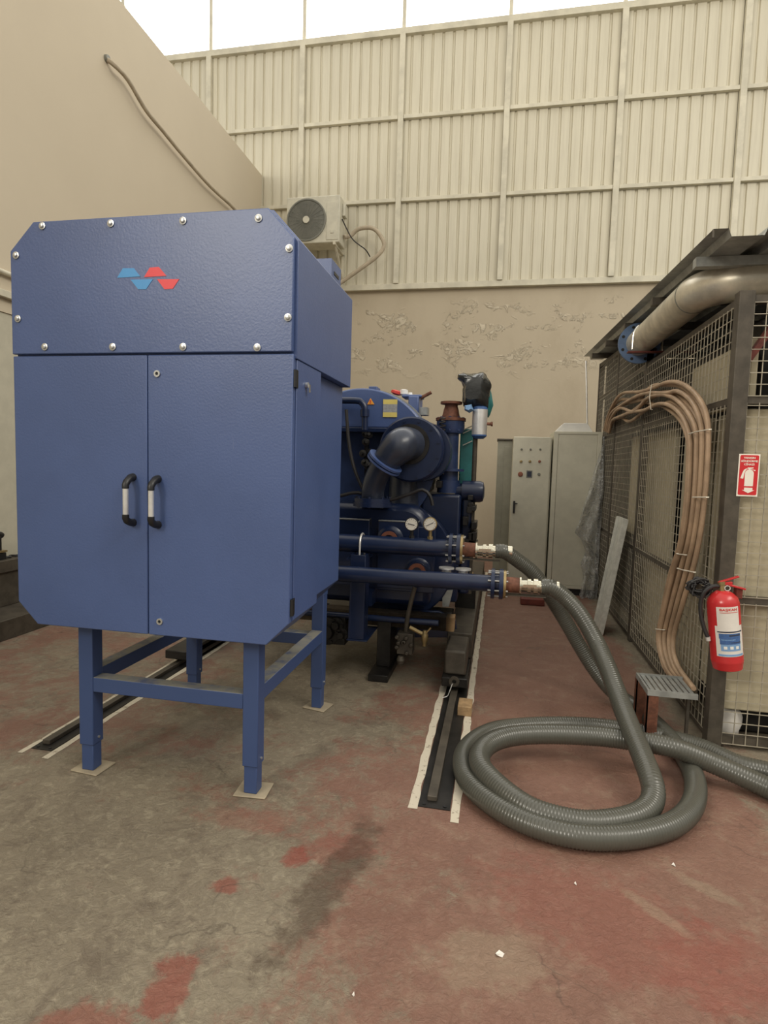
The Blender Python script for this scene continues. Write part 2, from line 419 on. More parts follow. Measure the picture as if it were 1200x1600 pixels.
for k, (a, b) in enumerate(zip(cols, cols[1:]+[cols[-1]+1.7])):
    struct(MB().box((a+.03, YB+.02, 8.62), (b-.03, YB+.04, 11.5)).build('window_%d' % (k+1), M['glass']))
# left wall, its beam and lower panel
zt = onx(410, 275, XL).z
struct(MB().box((XL-.25, -3, 2.74), (XL, YB-.03, zt)).build('wall_left', M['plaster_left']))
struct(MB().box((XL-.25, -3, 0), (XL-.012, YB-.03, 2.739)).build('wall_left_lower', M['lower_panel']))
z1 = onx(0, 425, XL).z; z2 = onx(10, 462, XL).z
trim((XL, -2, z2-.03), (XL+.05, YB-.1, z2+.03))
tag(MB().tube([(XL+.03, -2, z1), (XL+.03, YB-.2, z1)], .022, 12).build('conduit', M['trim']), 'pale conduit pipe running level along the left wall just above the rail', 'pipe')
# cable sagging across the left wall
pts = [onx(px, py, XL+.08) for px, py in ((168, 93), (180, 103), (200, 125), (228, 172), (255, 205), (282, 238), (320, 282), (340, 302), (360, 320), (374, 336), (388, 352))]
pts[0] = onx(166, 92, XL+.005); pts[-1].x = XL+.03
cb = tag(MB().tube(smooth_path(pts, .05), .024, 10).build('wall_cable', M['foam']), 'long beige cable drooping diagonally across the upper left wall', 'cable')
MB().lathe(onx(166, 92, XL+.0005), (1, 0, 0), [(0, .04), (.03, .035)], 16).build('cable_gland', M['grille'], cb)

# =================================================================== CONTROL CABINET
cab = thing('control_cabinet', 'tall blue steel cabinet with a wave emblem on four legs, nearest machine', 'cabinet', (-1.475, 2.7, 0))
X0, X1 = -2.135, -.822; YF = 2.255; YH = 3.135; ZT = 2.505; ZS = 1.94; ch = .118
def octo(x0, x1, zb, zt, c): return [(x0, zb), (x1, zb), (x1, zt-c), (x1-c+.01, zt), (x0+c, zt), (x0, zt-c)]
MB().prism(octo(X0+.004, X1, ZS-.02, ZT, ch), 'y', YF+.02, YH).build('hood', M['blue'], cab, bevel=.003)
hp = MB().prism(octo(X0, X1-.012, ZS+.004, ZT-.002, ch), 'y', YF-.004, YF+.018).build('front_panel', M['blue'], cab, bevel=.004)
for px, py in ((66,353),(173,349),(286,345),(404,341),(452,388),(450,496),(402,543),(286,542),(176,542),(70,542),(28,498),(25,399)):
    p = ony(px, py, YF-.006)
    MB().lathe(p+Vector((0, .001, 0)), (0, -1, 0), [(0, .0155), (.0035, .0155), (.0045, .010), (.010, .009), (.011, .006)], 16).build('screw', M['screw'], hp)
# wave emblem, four trapezia
ce = [ony(px, py, YF-.0055) for px, py in ((183,434),(192,419),(209,419),(219,432),(225,433),(234,418),(248,417),(260,431),(204,437),(239,436),(228,452),(216,452),(245,436),(280,436),(270,451),(257,452))]
mb = MB()
for k, mi in ((0, 0), (4, 1), (8, 0), (12, 1)):
    q = ce[k:k+4]; mb.m(mi); mb.prism([(p.x, p.z) for p in q], 'y', YF-.0056, YF-.0040)
mb.build('emblem', [M['emblem_blue'], M['emblem_red']], hp, label='light blue and red wave of four trapezia')
# body: door frame section, then a slightly narrower rear section
zb = .735; cb_ = .10
def body(x0, x1, z0, z1, c): return [(x0+c, z0), (x1-c, z0), (x1, z0+c), (x1, z1), (x0, z1), (x0, z0+c)]
MB().prism(body(X0+.006, X1-.004, zb+.006, ZS-.021, cb_), 'y', YF+.036, 2.615).prism(body(X0+.04, X1-.04, zb+.02, ZS-.021, cb_), 'y', 2.615, 3.12).build('body', M['blue'], cab, bevel=.003)
xs = -1.4775
for nm, x0, x1 in (('door', X0, xs-.002), ('door', xs+.002, X1-.008)):
    left = x0 < -2
    poly = ([(x0+cb_, zb), (x1, zb), (x1, ZS-.004), (x0, ZS-.004), (x0, zb+cb_)] if left else
            [(x0, zb), (x1-cb_, zb), (x1, zb+cb_), (x1, ZS-.004), (x0, ZS-.004)])
    d = MB().prism(poly, 'y', YF, YF+.032).build('door', M['blue'], cab, bevel=.004)
    hx = ony(208, 780, YF).x if left else ony(247, 782, YF).x
    zt_, zb_ = ony(208, 742, YF).z, ony(208, 820, YF).z
    if not left: zt_ -= .004; zb_ -= .004
    m = MB(); yo = YF-.052; zm1, zm2 = zt_-.056, zb_+.048
    m.m(0).cyl((hx, yo, zm2), (hx, yo, zm1), .0115, n=20)
    for zz, s_ in ((zt_, 1), (zb_, -1)):
        zi = zm1 if s_ > 0 else zm2
        m.m(1).tube([(hx, yo, zi-s_*.001), (hx, yo, zi+s_*.014), (hx, yo+.008, zi+s_*.026), (hx, yo+.032, zz-s_*.012), (hx, YF+.002, zz-s_*.010)], [.0145, .0145, .0155, .0155, .018], 12)
    m.build('handle', [M['alu'], M['black']], d, bevel=.0015, label='black ended pull handle with a pale aluminium grip')
    if not left:
        for px, py in ((246, 584), (250, 971)):
            p = ony(px, py, YF)
            MB().ring(p, (0, -1, 0), .007, .014, .006, 24).m(1).cyl(p, p+Vector((0, -.002, 0)), .007, n=16).build('lock', [M['screw'], M['black']], d)
        for zz in (1.84, .90):
            MB().cyl((X1-.004, YF+.015, zz-.035), (X1-.004, YF+.015, zz+.035), .0095, n=14).box((X1-.012, YF+.015, zz-.035), (X1-.001, YF+.045, zz+.035)).build('hinge', M['black'], d)
p = onx(478, 602, X1-.003)
MB().cyl(p, p+Vector((.012, 0, 0)), .012, n=16).m(1).box(p+Vector((.012, -.002, -.03)), p+Vector((.016, .014, .004))).build('key_lock', [M['screw'], M['chrome']], cab)
# small blue cable duct standing behind the hood
a = ony(497, 409, 3.3); b = ony(522, 409, 3.3)
MB().box((a.x-.1, 3.25, 1.95), (b.x, 3.45, a.z)).m(1).box((b.x, 3.30, a.z-.075), (b.x+.003, 3.40, a.z-.055)).build('cable_duct', [M['blue'], M['black']], cab, bevel=.004)
# stand
lw = .037
LX = (-1.873, -1.043); LY = (2.395, 3.36)
for lx in LX:
    for ly in LY:
        MBl = MB().box((lx-lw, ly-lw, .135), (lx+lw, ly+lw, zb+.05)).box((lx-lw+.006, ly-lw+.006, .008), (lx+lw-.006, ly+lw-.006, .14))
        lg = MBl.build('leg', M['blue_dusty'], cab, bevel=.004)
        MB().cyl((lx+lw-.002, ly, .165), (lx+lw+.006, ly, .165), .006, n=10).build('bolt', M['screw'], lg)
        o = MB().box((lx-.075, ly-.055, .001), (lx+.075, ly+.075, .008), Matrix.Rotation(random.uniform(-.25, .25), 3, 'Z')).build('foot_plate', M['beige_plate'], lg, bevel=.003)
for ly in LY: MB().box((LX[0]+lw, ly-.034, .398), (LX[1]-lw, ly+.034, .468)).build('crossbar', M['blue_dusty'], cab, bevel=.003)
for lx in LX: MB().box((lx-.034, LY[0]+lw, .425), (lx+.034, LY[1]-lw, .495)).build('crossbar', M['blue_dusty'], cab, bevel=.003)
for ly in LY: MB().box((LX[0]-.04, ly-.036, zb-.03), (LX[1]+.04, ly+.036, zb+.02)).build('top_rail', M['blue_dusty'], cab, bevel=.003)

# =================================================================== AIR CONDITIONER
YA = 9.42
a = ony(448, 309, YA); b = ony(530, 378, YA)
ax0, ax1, az0, az1 = a.x, b.x, b.z, a.z
acu = thing('air_conditioner', 'cream outdoor air conditioning unit with a round fan on the upper cladding', 'air conditioner', ((ax0+ax1)/2, 9.6, az0))
MB().box((ax0, YA, az0), (ax1, YA+.34, az1)).build('casing', M['ac'], acu, bevel=.015)
fc = ony(479, 344, YA); fr = .335
g = MB().ring((fc.x, YA+.001, fc.z), (0, -1, 0), fr-.02, fr, .022, 48)
for k in range(1, 12): g.ring((fc.x, YA-.012, fc.z), (0, -1, 0), .07+k*.022-.004, .07+k*.022, .004, 40)
for k in range(24):
    an = 2*PI*k/24; g.bar((fc.x+.06*math.cos(an), YA-.012, fc.z+.06*math.sin(an)), (fc.x+(fr-.01)*math.cos(an), YA-.012, fc.z+(fr-.01)*math.sin(an)), .004)
g.cyl((fc.x, YA-.001, fc.z), (fc.x, YA-.003, fc.z), fr-.015, n=48)
g.build('fan_grille', M['grille'], acu)
MB().cyl((fc.x, YA-.015, fc.z), (fc.x, YA-.03, fc.z), .055, n=24).build('fan_hub', M['ac'], acu)
pa = ony(511, 316, YA); pb = ony(528, 374, YA)
MB().box((pa.x, YA-.008, pb.z), (pb.x, YA, pa.z)).box(((pa.x+pb.x)/2-.03, YA-.014, pb.z+.10), ((pa.x+pb.x)/2+.03, YA-.008, pb.z+.16)).build('service_panel', M['ac'], acu, bevel=.004)
for bx in (ax0+.12, ax1-.08):
    MB().bar((bx, YA-.02, az0-.02), (bx, YB-.03, az0-.02), .04).bar((bx, YB-.05, az0-.02), (bx, YB-.05, az0-.55), .04).bar((bx, YA+.05, az0-.02), (bx, YB-.05, az0-.45), .03).build('bracket', M['trim'], acu)
MB().box((ax1, YA+.14, az1-.28), (ax1+.05, YA+.28, az1-.08)).build('valve_cover', M['ac'], acu, bevel=.01)
pp = [(ax1+.02, YA+.2, az0+.15)]+[tuple(ony(px, py, 9.72)) for px, py in ((548, 368), (560, 358), (580, 356), (593, 366), (600, 384), (588, 401), (556, 425), (524, 447), (505, 456))]
tag(MB().tube(smooth_path(pp, .04), .034, 10).build('refrigerant_pipe', M['foam']), 'insulated beige pipe looping from the air conditioner down the cladding', 'pipe')
pp = [(ax1+.012, YA+.1, az0+.40)]+[tuple(ony(px, py, 9.6)) for px, py in ((541, 356), (552, 375), (571, 390))]+[tuple(ony(578, 401, 9.69))]
tag(MB().tube(smooth_path(pp, .04), .010, 8).build('hanging_lead', M['rubber']), 'thin black cord hanging from the side of the air conditioner', 'cord')

# =================================================================== RAILS, TAPE
def strip(x0, x1, y0, y1, label, z=.002):
    m = MB(); n = int((y1-y0)/.03); vs = []; fs = []
    for i in range(n+1):
        y = y0+(y1-y0)*i/n; j = noise.noise((x0*7, y*9, 0))*.008; k = noise.noise((x1*5, y*11, 3))*.008
        vs += [(x0+j, y, .0008), (x1+k, y, .0008), (x1+k, y, z), (x0+j, y, z)]
        if i:
            a = 4*(i-1); fs += [(a+3, a+2, a+6, a+7), (a, a+4, a+5, a+1), (a+1, a+5, a+6, a+2), (a, a+3, a+7, a+4)]
    m.add(vs, fs); return tag(m.build('tape_strip', M['tape']), label, 'tape', 'peeling tape along the floor rails')
strip(-.335, -.295, 2.44, 8.5, 'peeling white tape along the left edge of the right floor rail')
strip(-.145, -.105, 2.38, 8.5, 'peeling white tape along the right edge of the right floor rail')
strip(-2.335, -2.305, 2.44, 6.0, 'peeling white tape along the left edge of the left floor rail')
strip(-2.175, -2.140, 2.42, 6.0, 'peeling white tape along the right edge of the left floor rail')
for x0, x1, rx, yl, lb in ((-.292, -.150, -.235, 2.46, 'dark steel floor rail on the right, running under the blue machine'), (-2.30, -2.18, -2.255, 2.49, 'dark steel floor rail on the left, running behind the cabinet legs')):
    rl = thing('floor_rail', lb, 'rail', (rx, yl, 0), 'floor rails')
    MB().box((x0, yl, 0.0005), (x1, 8.6, .004)).build('base_plate', M['dark'], rl)
    MB().box((rx-.022, yl+.05, .004), (rx+.022, 8.6, .028)).build('rail_bar', M['steel_frame'], rl, bevel=.003)
    for k in range(2): MB().cyl((x0+.025+k*(x1-x0-.05), yl+.02, .004), (x0+.025+k*(x1-x0-.05), yl+.02, .008), .008, n=10).build('bolt', M['black'], rl)
# =================================================================== CHILLER
ch_ = thing('chiller', 'dark blue industrial chiller with round casing and elbow pipe behind the cabinet', 'machine', (-1.2, 5.2, 0))
BD = M['blue_dark']
def bolts(m, c, r, n, y0, y1, br=.012):
    for k in range(n):
        a = 2*PI*(k+.5)/n; m.cyl((c.x+r*math.cos(a), y0, c.z+r*math.sin(a)), (c.x+r*math.cos(a), y1, c.z+r*math.sin(a)), br, n=8)
cc = ony(565, 722, 4.3); R = .545
MB().lathe((cc.x, 4.42, cc.z), (0, 1, 0), [(0, R-.03), (.0, R), (.05, R), (.051, R-.02), (1.6, R-.02), (1.7, R-.12)], 64).build('compressor_casing', M['blue_mid'], ch_)
# upper cover, a segment of the disc that stands forward over the valves
zc = ony(560, 668, 4.25).z; seg = []
a0 = math.asin((zc-cc.z)/R)
for k in range(41):
    a = a0+(PI-2*a0)*k/40; seg.append((cc.x+R*math.cos(a), cc.z+R*math.sin(a)))
MB().prism(seg, 'y', 4.25, 4.42).build('front_cover', M['blue'], ch_, bevel=.012)
seg = []
for k in range(41):
    a = a0+(PI-2*a0)*k/40; seg.append((cc.x+(R+.012)*math.cos(a), cc.z+(R+.012)*math.sin(a)))
for k in range(40, -1, -1):
    a = a0+(PI-2*a0)*k/40; seg.append((cc.x+(R-.012)*math.cos(a), cc.z+(R-.012)*math.sin(a)))
MB().prism(seg, 'y', 4.38, 4.415).build('cover_rim', M['galv'], ch_)
p = ony(575, 612, 4.25); q = ony(588, 603, 4.25)
MB().box((p.x, 4.27, p.z-.03), (q.x, 4.40, q.z)).build('lifting_lug', M['blue'], ch_, bevel=.004)
MB().box((cc.x-R-.05, 4.22, zc-.035), (cc.x+R*.55, 4.42, zc)).build('ledge', BD, ch_, bevel=.006)
MB().box((cc.x-R, 4.50, 1.15), (cc.x+.38, 4.9, zc-.04)).build('inner_housing', M['dark'], ch_)
# labels on the cover
q = [ony(*c_, 4.247) for c_ in ((599, 624), (621, 624), (620, 652), (600, 652))]
lb = MB(); x0, x1, z0, z1 = q[0].x, q[1].x, q[2].z, q[0].z
lb.m(0).box((x0, 4.244, z0), (x1, 4.249, z0+.035)).box((x0, 4.244, z1-.035), (x1, 4.249, z1)).m(1).box((x0, 4.244, z0+.0352), (x1, 4.249, z1-.0352))
lb.build('rating_label', [M['yellow'], M['grey_label']], ch_, label='yellow and grey label')
q = [ony(*c_, 4.247) for c_ in ((579, 622), (574, 632), (585, 632))]
wl = MB().prism([(v.x, v.z) for v in q], 'y', 4.244, 4.249); cx_ = q[0].x; cz_ = q[1].z
wl.m(1).prism([(cx_-.004, cz_+.016), (cx_+.004, cz_+.016), (cx_+.004, cz_+.032), (cx_-.004, cz_+.032)], 'y', 4.242, 4.244).prism([(cx_-.004, cz_+.006), (cx_+.004, cz_+.006), (cx_+.004, cz_+.012), (cx_-.004, cz_+.012)], 'y', 4.242, 4.244)
wl.build('warning_label', [M['warn'], M['ink_red']], ch_, label='orange warning triangle')
pth = [tuple(ony(px, py, 4.18)) for px, py in ((500, 626), (555, 626), (565, 629), (570, 638), (570, 655), (570, 672))]
MB().tube(smooth_path(pth, .02), .024, 12).cyl(ony(570, 640, 4.18), ony(570, 651, 4.18), .034, n=16).build('oil_pipe', BD, ch_)
# suction volute
vc = ony(642, 702, 4.12); vr = .232
m = MB().lathe((vc.x, 4.12, vc.z), (0, 1, 0), [(0, vr-.012), (.012, vr), (.07, vr), (.075, vr-.025), (.30, vr-.01), (.45, vr-.04)], 48)
bolts(m, vc, vr-.03, 12, 4.112, 4.122, .009)
m.build('suction_flange', BD, ch_)
nk = ony(705, 700, 4.3)
MB().lathe((vc.x+.055, 4.24, vc.z-.01), (0, 1, 0), [(0, .215), (.05, .222), (.1, .222), (.12, .20), (.9, .20)], 40).build('volute', BD, ch_)
# elbow
pth = smooth_path([(vc.x-.01, 4.13, vc.z+.035), (vc.x-.035, 4.05, vc.z+.035), tuple(ony(625, 697, 3.97)), tuple(ony(606, 716, 3.95)), tuple(ony(590, 742, 3.98)), tuple(ony(583, 765, 4.02)), tuple(ony(583, 785, 4.05))], .02)
nn = len(pth); rr = [.118-.038*min(1, max(0, (i/nn-.30)/.25)) for i in range(nn)]
MB().tube(pth, rr, 32).build('elbow_pipe', M['blue_grey'], ch_)
MB().ring((vc.x-.01, 4.10, vc.z+.035), (0, 1, 0), .10, .142, .025, 40).build('pipe_collar', M['dark'], ch_)
i = int(nn*.50); dr = (pth[i+1]-pth[i-1]).normalized()
MB().lathe(pth[i]-dr*.018, dr, [(0, .13), (.014, .13), (.015, .10), (.022, .10), (.023, .13), (.036, .13)], 32).build('pipe_coupling', M['blue'], ch_)
e = ony(583, 778, 4.05)
m = MB().lathe((e.x, e.y, e.z-.06), (0, 0, 1), [(0, .14), (.03, .14), (.031, .135), (.06, .135)], 32)
for k in range(8):
    an = 2*PI*k/8; m.cyl((e.x+.118*math.cos(an), e.y+.118*math.sin(an), e.z-.065), (e.x+.118*math.cos(an), e.y+.118*math.sin(an), e.z+.012), .011, n=8)
m.build('pipe_flange', BD, ch_)
a = ony(630, 720, 4.4); b = ony(632, 795, 4.4)
MB().tube([(a.x-.01, 4.4, a.z+.1), (a.x, 4.4, a.z), (b.x-.01, 4.4, b.z)], [.085, .09, .12], 32).build('discharge_pipe', M['blue_grey'], ch_)
# valve cluster and black hoses left of the elbow
m = MB(); random.seed(3)
for k in range(9):
    p = ony(random.uniform(566, 582), random.uniform(676, 738), 4.3)
    m.lathe(p, (random.uniform(-.4, .4), -1, random.uniform(-.4, .4)), [(0, .02), (.03, .022), (.031, .03), (.045, .03), (.05, .012), (.08, .012)], 10)
m.bar(ony(573, 672, 4.32), ony(573, 745, 4.32), .03).build('valve_cluster', M['dark'], ch_)
for pts_ in (((541, 640), (545, 690), (553, 730), (566, 762), (575, 775)), ((530, 775), (560, 770), (600, 782), (640, 772), (660, 765), (672, 775), (676, 790))):
    MB().tube(smooth_path([tuple(ony(px, py, 4.02 if k == 0 else 4.02)) for k, (px, py) in enumerate(pts_)], .03), .012, 8).build('hose', M['rubber'], ch_)
# lower shell and water box
sc_ = ony(617, 878, 4.36); R2 = .45
m = MB().lathe((sc_.x, 4.36, sc_.z), (0, 1, 0), [(0, R2-.01), (.01, R2), (.04, R2), (.041, R2-.02), (.06, R2-.02), (.061, R2), (.10, R2), (.101, R2-.05), (2.6, R2-.05), (2.7, R2-.15)], 72)
m.build('condenser_shell', BD, ch_)
wx0, wx1 = -1.75, ony(676, 840, 4.2).x; wz1 = ony(600, 786, 4.2).z; wz0 = .48
poly = [(wx0, wz0), (wx1, wz0), (wx1, wz1-.24)]
for k in range(1, 9): 
    an = (PI/2)*k/8; poly.append((wx1-.20+.20*math.cos(an), wz1-.24+.24*math.sin(an)))
poly += [(wx0, wz1)]
MB().prism(poly, 'y', 4.14, 4.36).build('water_box', BD, ch_, bevel=.05)
zl = ony(600, 812, 4.1).z
for a_, b_ in ((525, 578), (592, 655)):
    p, q = ony(a_, 808, 4.10), ony(b_, 812, 4.10)
    MB().box((p.x, 4.09, .62), (q.x, 4.145, zl)).m(1).box((p.x, 4.085, zl-.012), (q.x, 4.145, zl)).build('cover_plate', [BD, M['galv']], ch_, bevel=.004)  # pale top strip painted in as the highlight along each plate edge
MB().box((ony(592, 830, 4.1).x, 4.10, .60), (wx1+.03, 4.142, zl-.04)).build('face_plate', BD, ch_, bevel=.005)
for px, py in ((610, 842), (653, 892)):
    c_ = ony(px, py, 4.09)
    MB().lathe((c_.x, 4.10, c_.z), (0, -1, 0), [(0, .095), (.015, .095), (.03, .075), (.031, .070), (.06, .070)], 32).m(1).ring((c_.x, 4.04, c_.z), (0, -1, 0), .036, .062, .012, 28).build('nozzle', [BD, M['orange']], ch_)
# right hand vertical valve stack
YV = 4.65
def vz(px, py): return ony(px, py, YV)
cx = vz(705, 640).x
rust = MB(); z0 = vz(705, 628).z; z1 = vz(705, 658).z
rust.lathe((cx, YV, z1), (0, 0, 1), [(0, .118), (.022, .118), (.024, .075), (.05, .066), (z0-z1-.06, .058), (z0-z1-.035, .05), (z0-z1-.02, .052), (z0-z1-.018, .085), (z0-z1, .085)], 32)
rust.build('rusty_flange', M['rust'], ch_, label='rusty brown unpainted flange')
z2 = vz(705, 770).z
st = MB().lathe((cx, YV, z2), (0, 0, 1), [(0, .09), (.10, .09), (.101, .075), (.17, .075), (.171, .12), (.19, .12), (.191, .07), (.30, .068), (z1-z2-.10, .068), (z1-z2-.095, .095), (z1-z2-.055, .11), (z1-z2-.002, .11)], 32)
for k in range(8):
    an = 2*PI*k/8; st.cyl((cx+.095*math.cos(an), YV+.095*math.sin(an), z1-.08), (cx+.095*math.cos(an), YV+.095*math.sin(an), z1+.03), .012, n=8)
st.build('valve_column', M['blue_mid'], ch_)
# coil spring cable next to the stack
pth = []; za, zb2 = vz(697, 655).z, vz(697, 740).z; sx = vz(697, 690).x-.02
for k in range(14*14): an = 2*PI*k/14; pth.append((sx+.022*math.cos(an), YV-.14+.022*math.sin(an), zb2+(za-zb2)*k/(14*14)))
MB().tube(pth, .006, 6).build('coiled_cable', M['rubber'], ch_)
a = vz(662, 770); b = vz(742, 868)
MB().box((a.x, 4.5, .45), (vz(722, 780).x, 4.95, a.z)).box((vz(722, 780).x, 4.6, .5), (vz(738, 780).x, 4.9, a.z+.03)).build('oil_tank', M['blue_dark'], ch_, bevel=.02)
m = MB(); random.seed(5)
for k in range(12):
    p = vz(random.uniform(728, 742), random.uniform(775, 860)); m.box(p-Vector((.02, .14, .02)), p+Vector((.02, .1, random.uniform(.01, .05))))
m.build('pipe_fittings', M['dark'], ch_, bevel=.004); m = MB()
for k in range(8):
    p = vz(random.uniform(672, 690), random.uniform(690, 765)); m.box(p-Vector((.02, .2, .02)), p+Vector((.02, -.05, random.uniform(.02, .06))))
m.build('pipe_fittings', M['dark'], ch_, bevel=.004)
c_ = vz(712, 767)
MB().lathe(c_, (1, 0, 0), [(0, .06), (.05, .062), (.052, .085), (.19, .085), (.215, .075), (.225, .04)], 28).build('pump_motor', BD, ch_)
# actuator on a pole under black film
a = vz(745, 690); b = vz(743, 770)
pole = MB().cyl((a.x-.012, YV, .5), (a.x-.012, YV, vz(745, 640).z), .019, n=14).build('pole', M['steel_frame'], ch_)
wc = vz(749, 680); wt = vz(750, 641)
MB().cyl((wc.x, YV-.05, wc.z), (wc.x, YV-.05, wt.z), .058, n=28).m(1).lathe((wc.x, YV-.05, wc.z-.03), (0, 0, 1), [(0, .035), (.02, .058), (.03, .058)], 24).lathe((wc.x, YV-.05, wt.z), (0, 0, 1), [(0, .057), (.018, .055), (.028, .035)], 24).m(2).lathe((wc.x+.055, YV-.05, wc.z+.085), (1, 0, 0), [(0, .012), (.03, .012), (.032, .018), (.045, .018)], 12).build('actuator', [M['alu'], M['ink'], M['rust']], ch_, label='white cylindrical actuator with blue ends')
out = [(724, 582), (735, 584), (746, 582), (757, 583), (764, 592), (767, 606), (764, 625), (762, 640), (735, 641), (724, 636), (724, 618), (726, 604), (721, 600), (715, 592), (715, 585)]
def blob(outl, y0, y1, mat, name, jit=.012, label=None):
    pts2 = [ony(px, py, YV) for px, py in outl]; cen = sum(pts2, Vector())/len(pts2)
    m = MB(); rings = 7; n = 0; dense = []
    for a_, b_ in zip(pts2, pts2[1:]+pts2[:1]):
        for k in range(4): dense.append(a_.lerp(b_, k/4))
    vs = []; nd = len(dense)
    for r_ in range(rings):
        tt = r_/(rings-1); s_ = math.sin(PI*(.12+.76*tt))
        for p in dense:
            q_ = cen+(p-cen)*(.35+.65*s_); q_.y = y0+(y1-y0)*tt
            nz_ = noise.noise_vector(q_*14)*jit*2; vs.append(q_+nz_)
    fs = []
    for r_ in range(rings-1):
        for k in range(nd): fs.append((r_*nd+k, r_*nd+(k+1) % nd, (r_+1)*nd+(k+1) % nd, (r_+1)*nd+k))
    fs += [tuple(range(nd)), tuple(range((rings-1)*nd, rings*nd))]
    return m.add(vs, fs).build(name, mat, ch_, smooth=50, label=label)
blob(out, YV-.14, YV+.08, M['bag'], 'wrapping', label='crumpled black plastic wrapping')
blob([(758, 590), (764, 596), (771, 632), (763, 652), (756, 650)], YV-.02, YV+.16, M['teal'], 'sheet', .004, label='teal plastic sheet')
blob([(727, 636), (738, 634), (741, 643), (734, 647), (727, 643)], YV-.16, YV-.04, M['ink_light'], 'cap', .003, label='light blue plastic cap')
# tarpaulin panel behind the stack
a = vz(718, 668); b = vz(741, 760)
MB().box((a.x, YV+.12, b.z), (b.x-.012, YV+.22, a.z)).build('teal_guard', M['teal'], ch_, bevel=.01)
for py in (668, 673, 692):
    MB().bar(vz(722, py+3)+Vector((0, .10, 0)), vz(737, py-4)+Vector((0, .10, 0)), .008).build('pale_strap', M['galv_light'], ch_)  # short pale bars in front of the teal guard
# control gear on top
m = MB(); a, b = ony(640, 650, 4.9), ony(657, 621, 4.9)
m.box((a.x, 4.8, a.z), (b.x, 5.05, b.z)).box((a.x-.06, 4.82, b.z-.01), (b.x+.02, 5.0, b.z+.015)).build('switch_box', M['blue'], ch_, bevel=.01)
m = MB().box(ony(655, 648, 4.85)-Vector((.0, 0, 0)), ony(668, 640, 4.85)+Vector((0, .12, .02))); m.build('bracket', M['galv'], ch_)
MB().cyl(ony(657, 622, 4.85), ony(674, 613, 4.85), .014, n=12).build('lever', M['rust'], ch_, label='rusty brown lever')
MB().lathe(ony(618, 617, 4.9), (.3, 0, 1), [(0, .02), (.01, .045), (.03, .045), (.04, .02)], 16).build('red_knob', M['ink_red'], ch_, label='red knob')
MB().lathe(ony(631, 618, 4.9), (0, 0, 1), [(0, .02), (.01, .035), (.045, .035), (.05, .02)], 16).build('white_knob', M['white'], ch_, label='white knob')
MB().lathe(ony(641, 619, 4.9), (0, 0, 1), [(0, .014), (.01, .02), (.03, .016)], 12).build('white_knob', M['white'], ch_)
# base frame and skids over the rails
for sx in (-.235, -2.25):
    MB().box((sx-.09, 4.2, .12), (sx+.09, 7.6, .30)).build('skid_beam', M['steel_frame'], ch_, bevel=.006)
MB().box((-.33, 4.98, .30), (-.16, 5.08, .519)).build('riser', M['dark'], ch_)
for sy in (4.7, 7.3): MB().box((-2.16, sy-.08, .20), (-.325, sy+.08, .34)).build('cross_beam', M['dark'], ch_, bevel=.006)
p = [ony(px, py, 4.5) for px, py in ((610, 945), (690, 946), (715, 960), (718, 985), (600, 985))]
MB().prism([(v.x, v.z) for v in p], 'y', 4.3, 4.34).build('side_plate', BD, ch_, bevel=.004)
p = [ony(px, py, 4.42) for px, py in ((670, 921), (708, 921), (702, 946), (692, 946), (692, 931), (672, 929))]
MB().prism([(v.x, v.z) for v in p], 'y', 4.38, 4.41).build('support_bracket', M['galv'], ch_)
a = ony(560, 967, 4.02); b = ony(685, 976, 4.02)
MB().cyl((-1.9, 4.02, a.z+.015), (b.x, 4.02, a.z+.015), .022, n=14).build('drain_pipe', BD, ch_)
MB().tube(smooth_path([tuple(ony(px, py, 4.0)) for px, py in ((648, 918), (641, 945), (636, 970), (634, 990))], .03), .016, 10).build('drain_hose', M['steel_frame'], ch_)
m = MB(); a = ony(633, 1000, 4.0); m.box(a-Vector((.05, .05, .09)), a+Vector((.06, .05, .06))); m.lathe(a+Vector((-.02, -.05, -.1)), (0, 0, -1), [(0, .02), (.03, .03), (.06, .02)], 12)
random.seed(11)
for k in range(8): m.lathe(a+Vector((random.uniform(-.06, .06), -.05, random.uniform(-.08, .06))), (0, -1, 0), [(0, .018), (.025, .014)], 6)
m.build('drain_valve', M['steel_frame'], ch_, bevel=.004)
m = MB().tube([tuple(ony(px, py, 3.95)) for px, py in ((640, 980), (655, 988), (664, 992))], .014, 10).lathe(ony(664, 985, 3.95), (0, 0, -1), [(0, .012), (.03, .024), (.07, .024), (.09, .015), (.11, .015)], 12).bar(ony(665, 990, 3.93), ony(673, 981, 3.93), .01)
m.build('tap', M['brass'], ch_, label='brass drain tap')
m = MB()
for px, py, r_ in ((512, 985, .10), (527, 975, .05), (535, 990, .045)):
    p = ony(px, py, 4.0); m.lathe(p, (0, -1, 0), [(0, r_), (.03, r_), (.031, r_*.6), (.07, r_*.5)], 24)
    for k in range(6): an = 2*PI*k/6; m.lathe(p+Vector((r_*.8*math.cos(an), -.03, r_*.8*math.sin(an))), (0, -1, 0), [(0, .010), (.014, .010)], 6)
a, b = ony(520, 1000, 4.1), ony(545, 958, 4.1); m.box((a.x-.1, 4.0, a.z), (b.x, 4.5, b.z)); m.build('oil_pump', M['dark'], ch_, bevel=.004)
for px in (590,):
    p = onz(px, 1066, 0)
    MB().box((p.x-.07, p.y, 0.0), (p.x+.07, p.y+.9, .05)).box((p.x-.05, 4.05, .05), (p.x+.05, 4.6, .40)).build('jack_stand', M['dark'], ch_, bevel=.004)

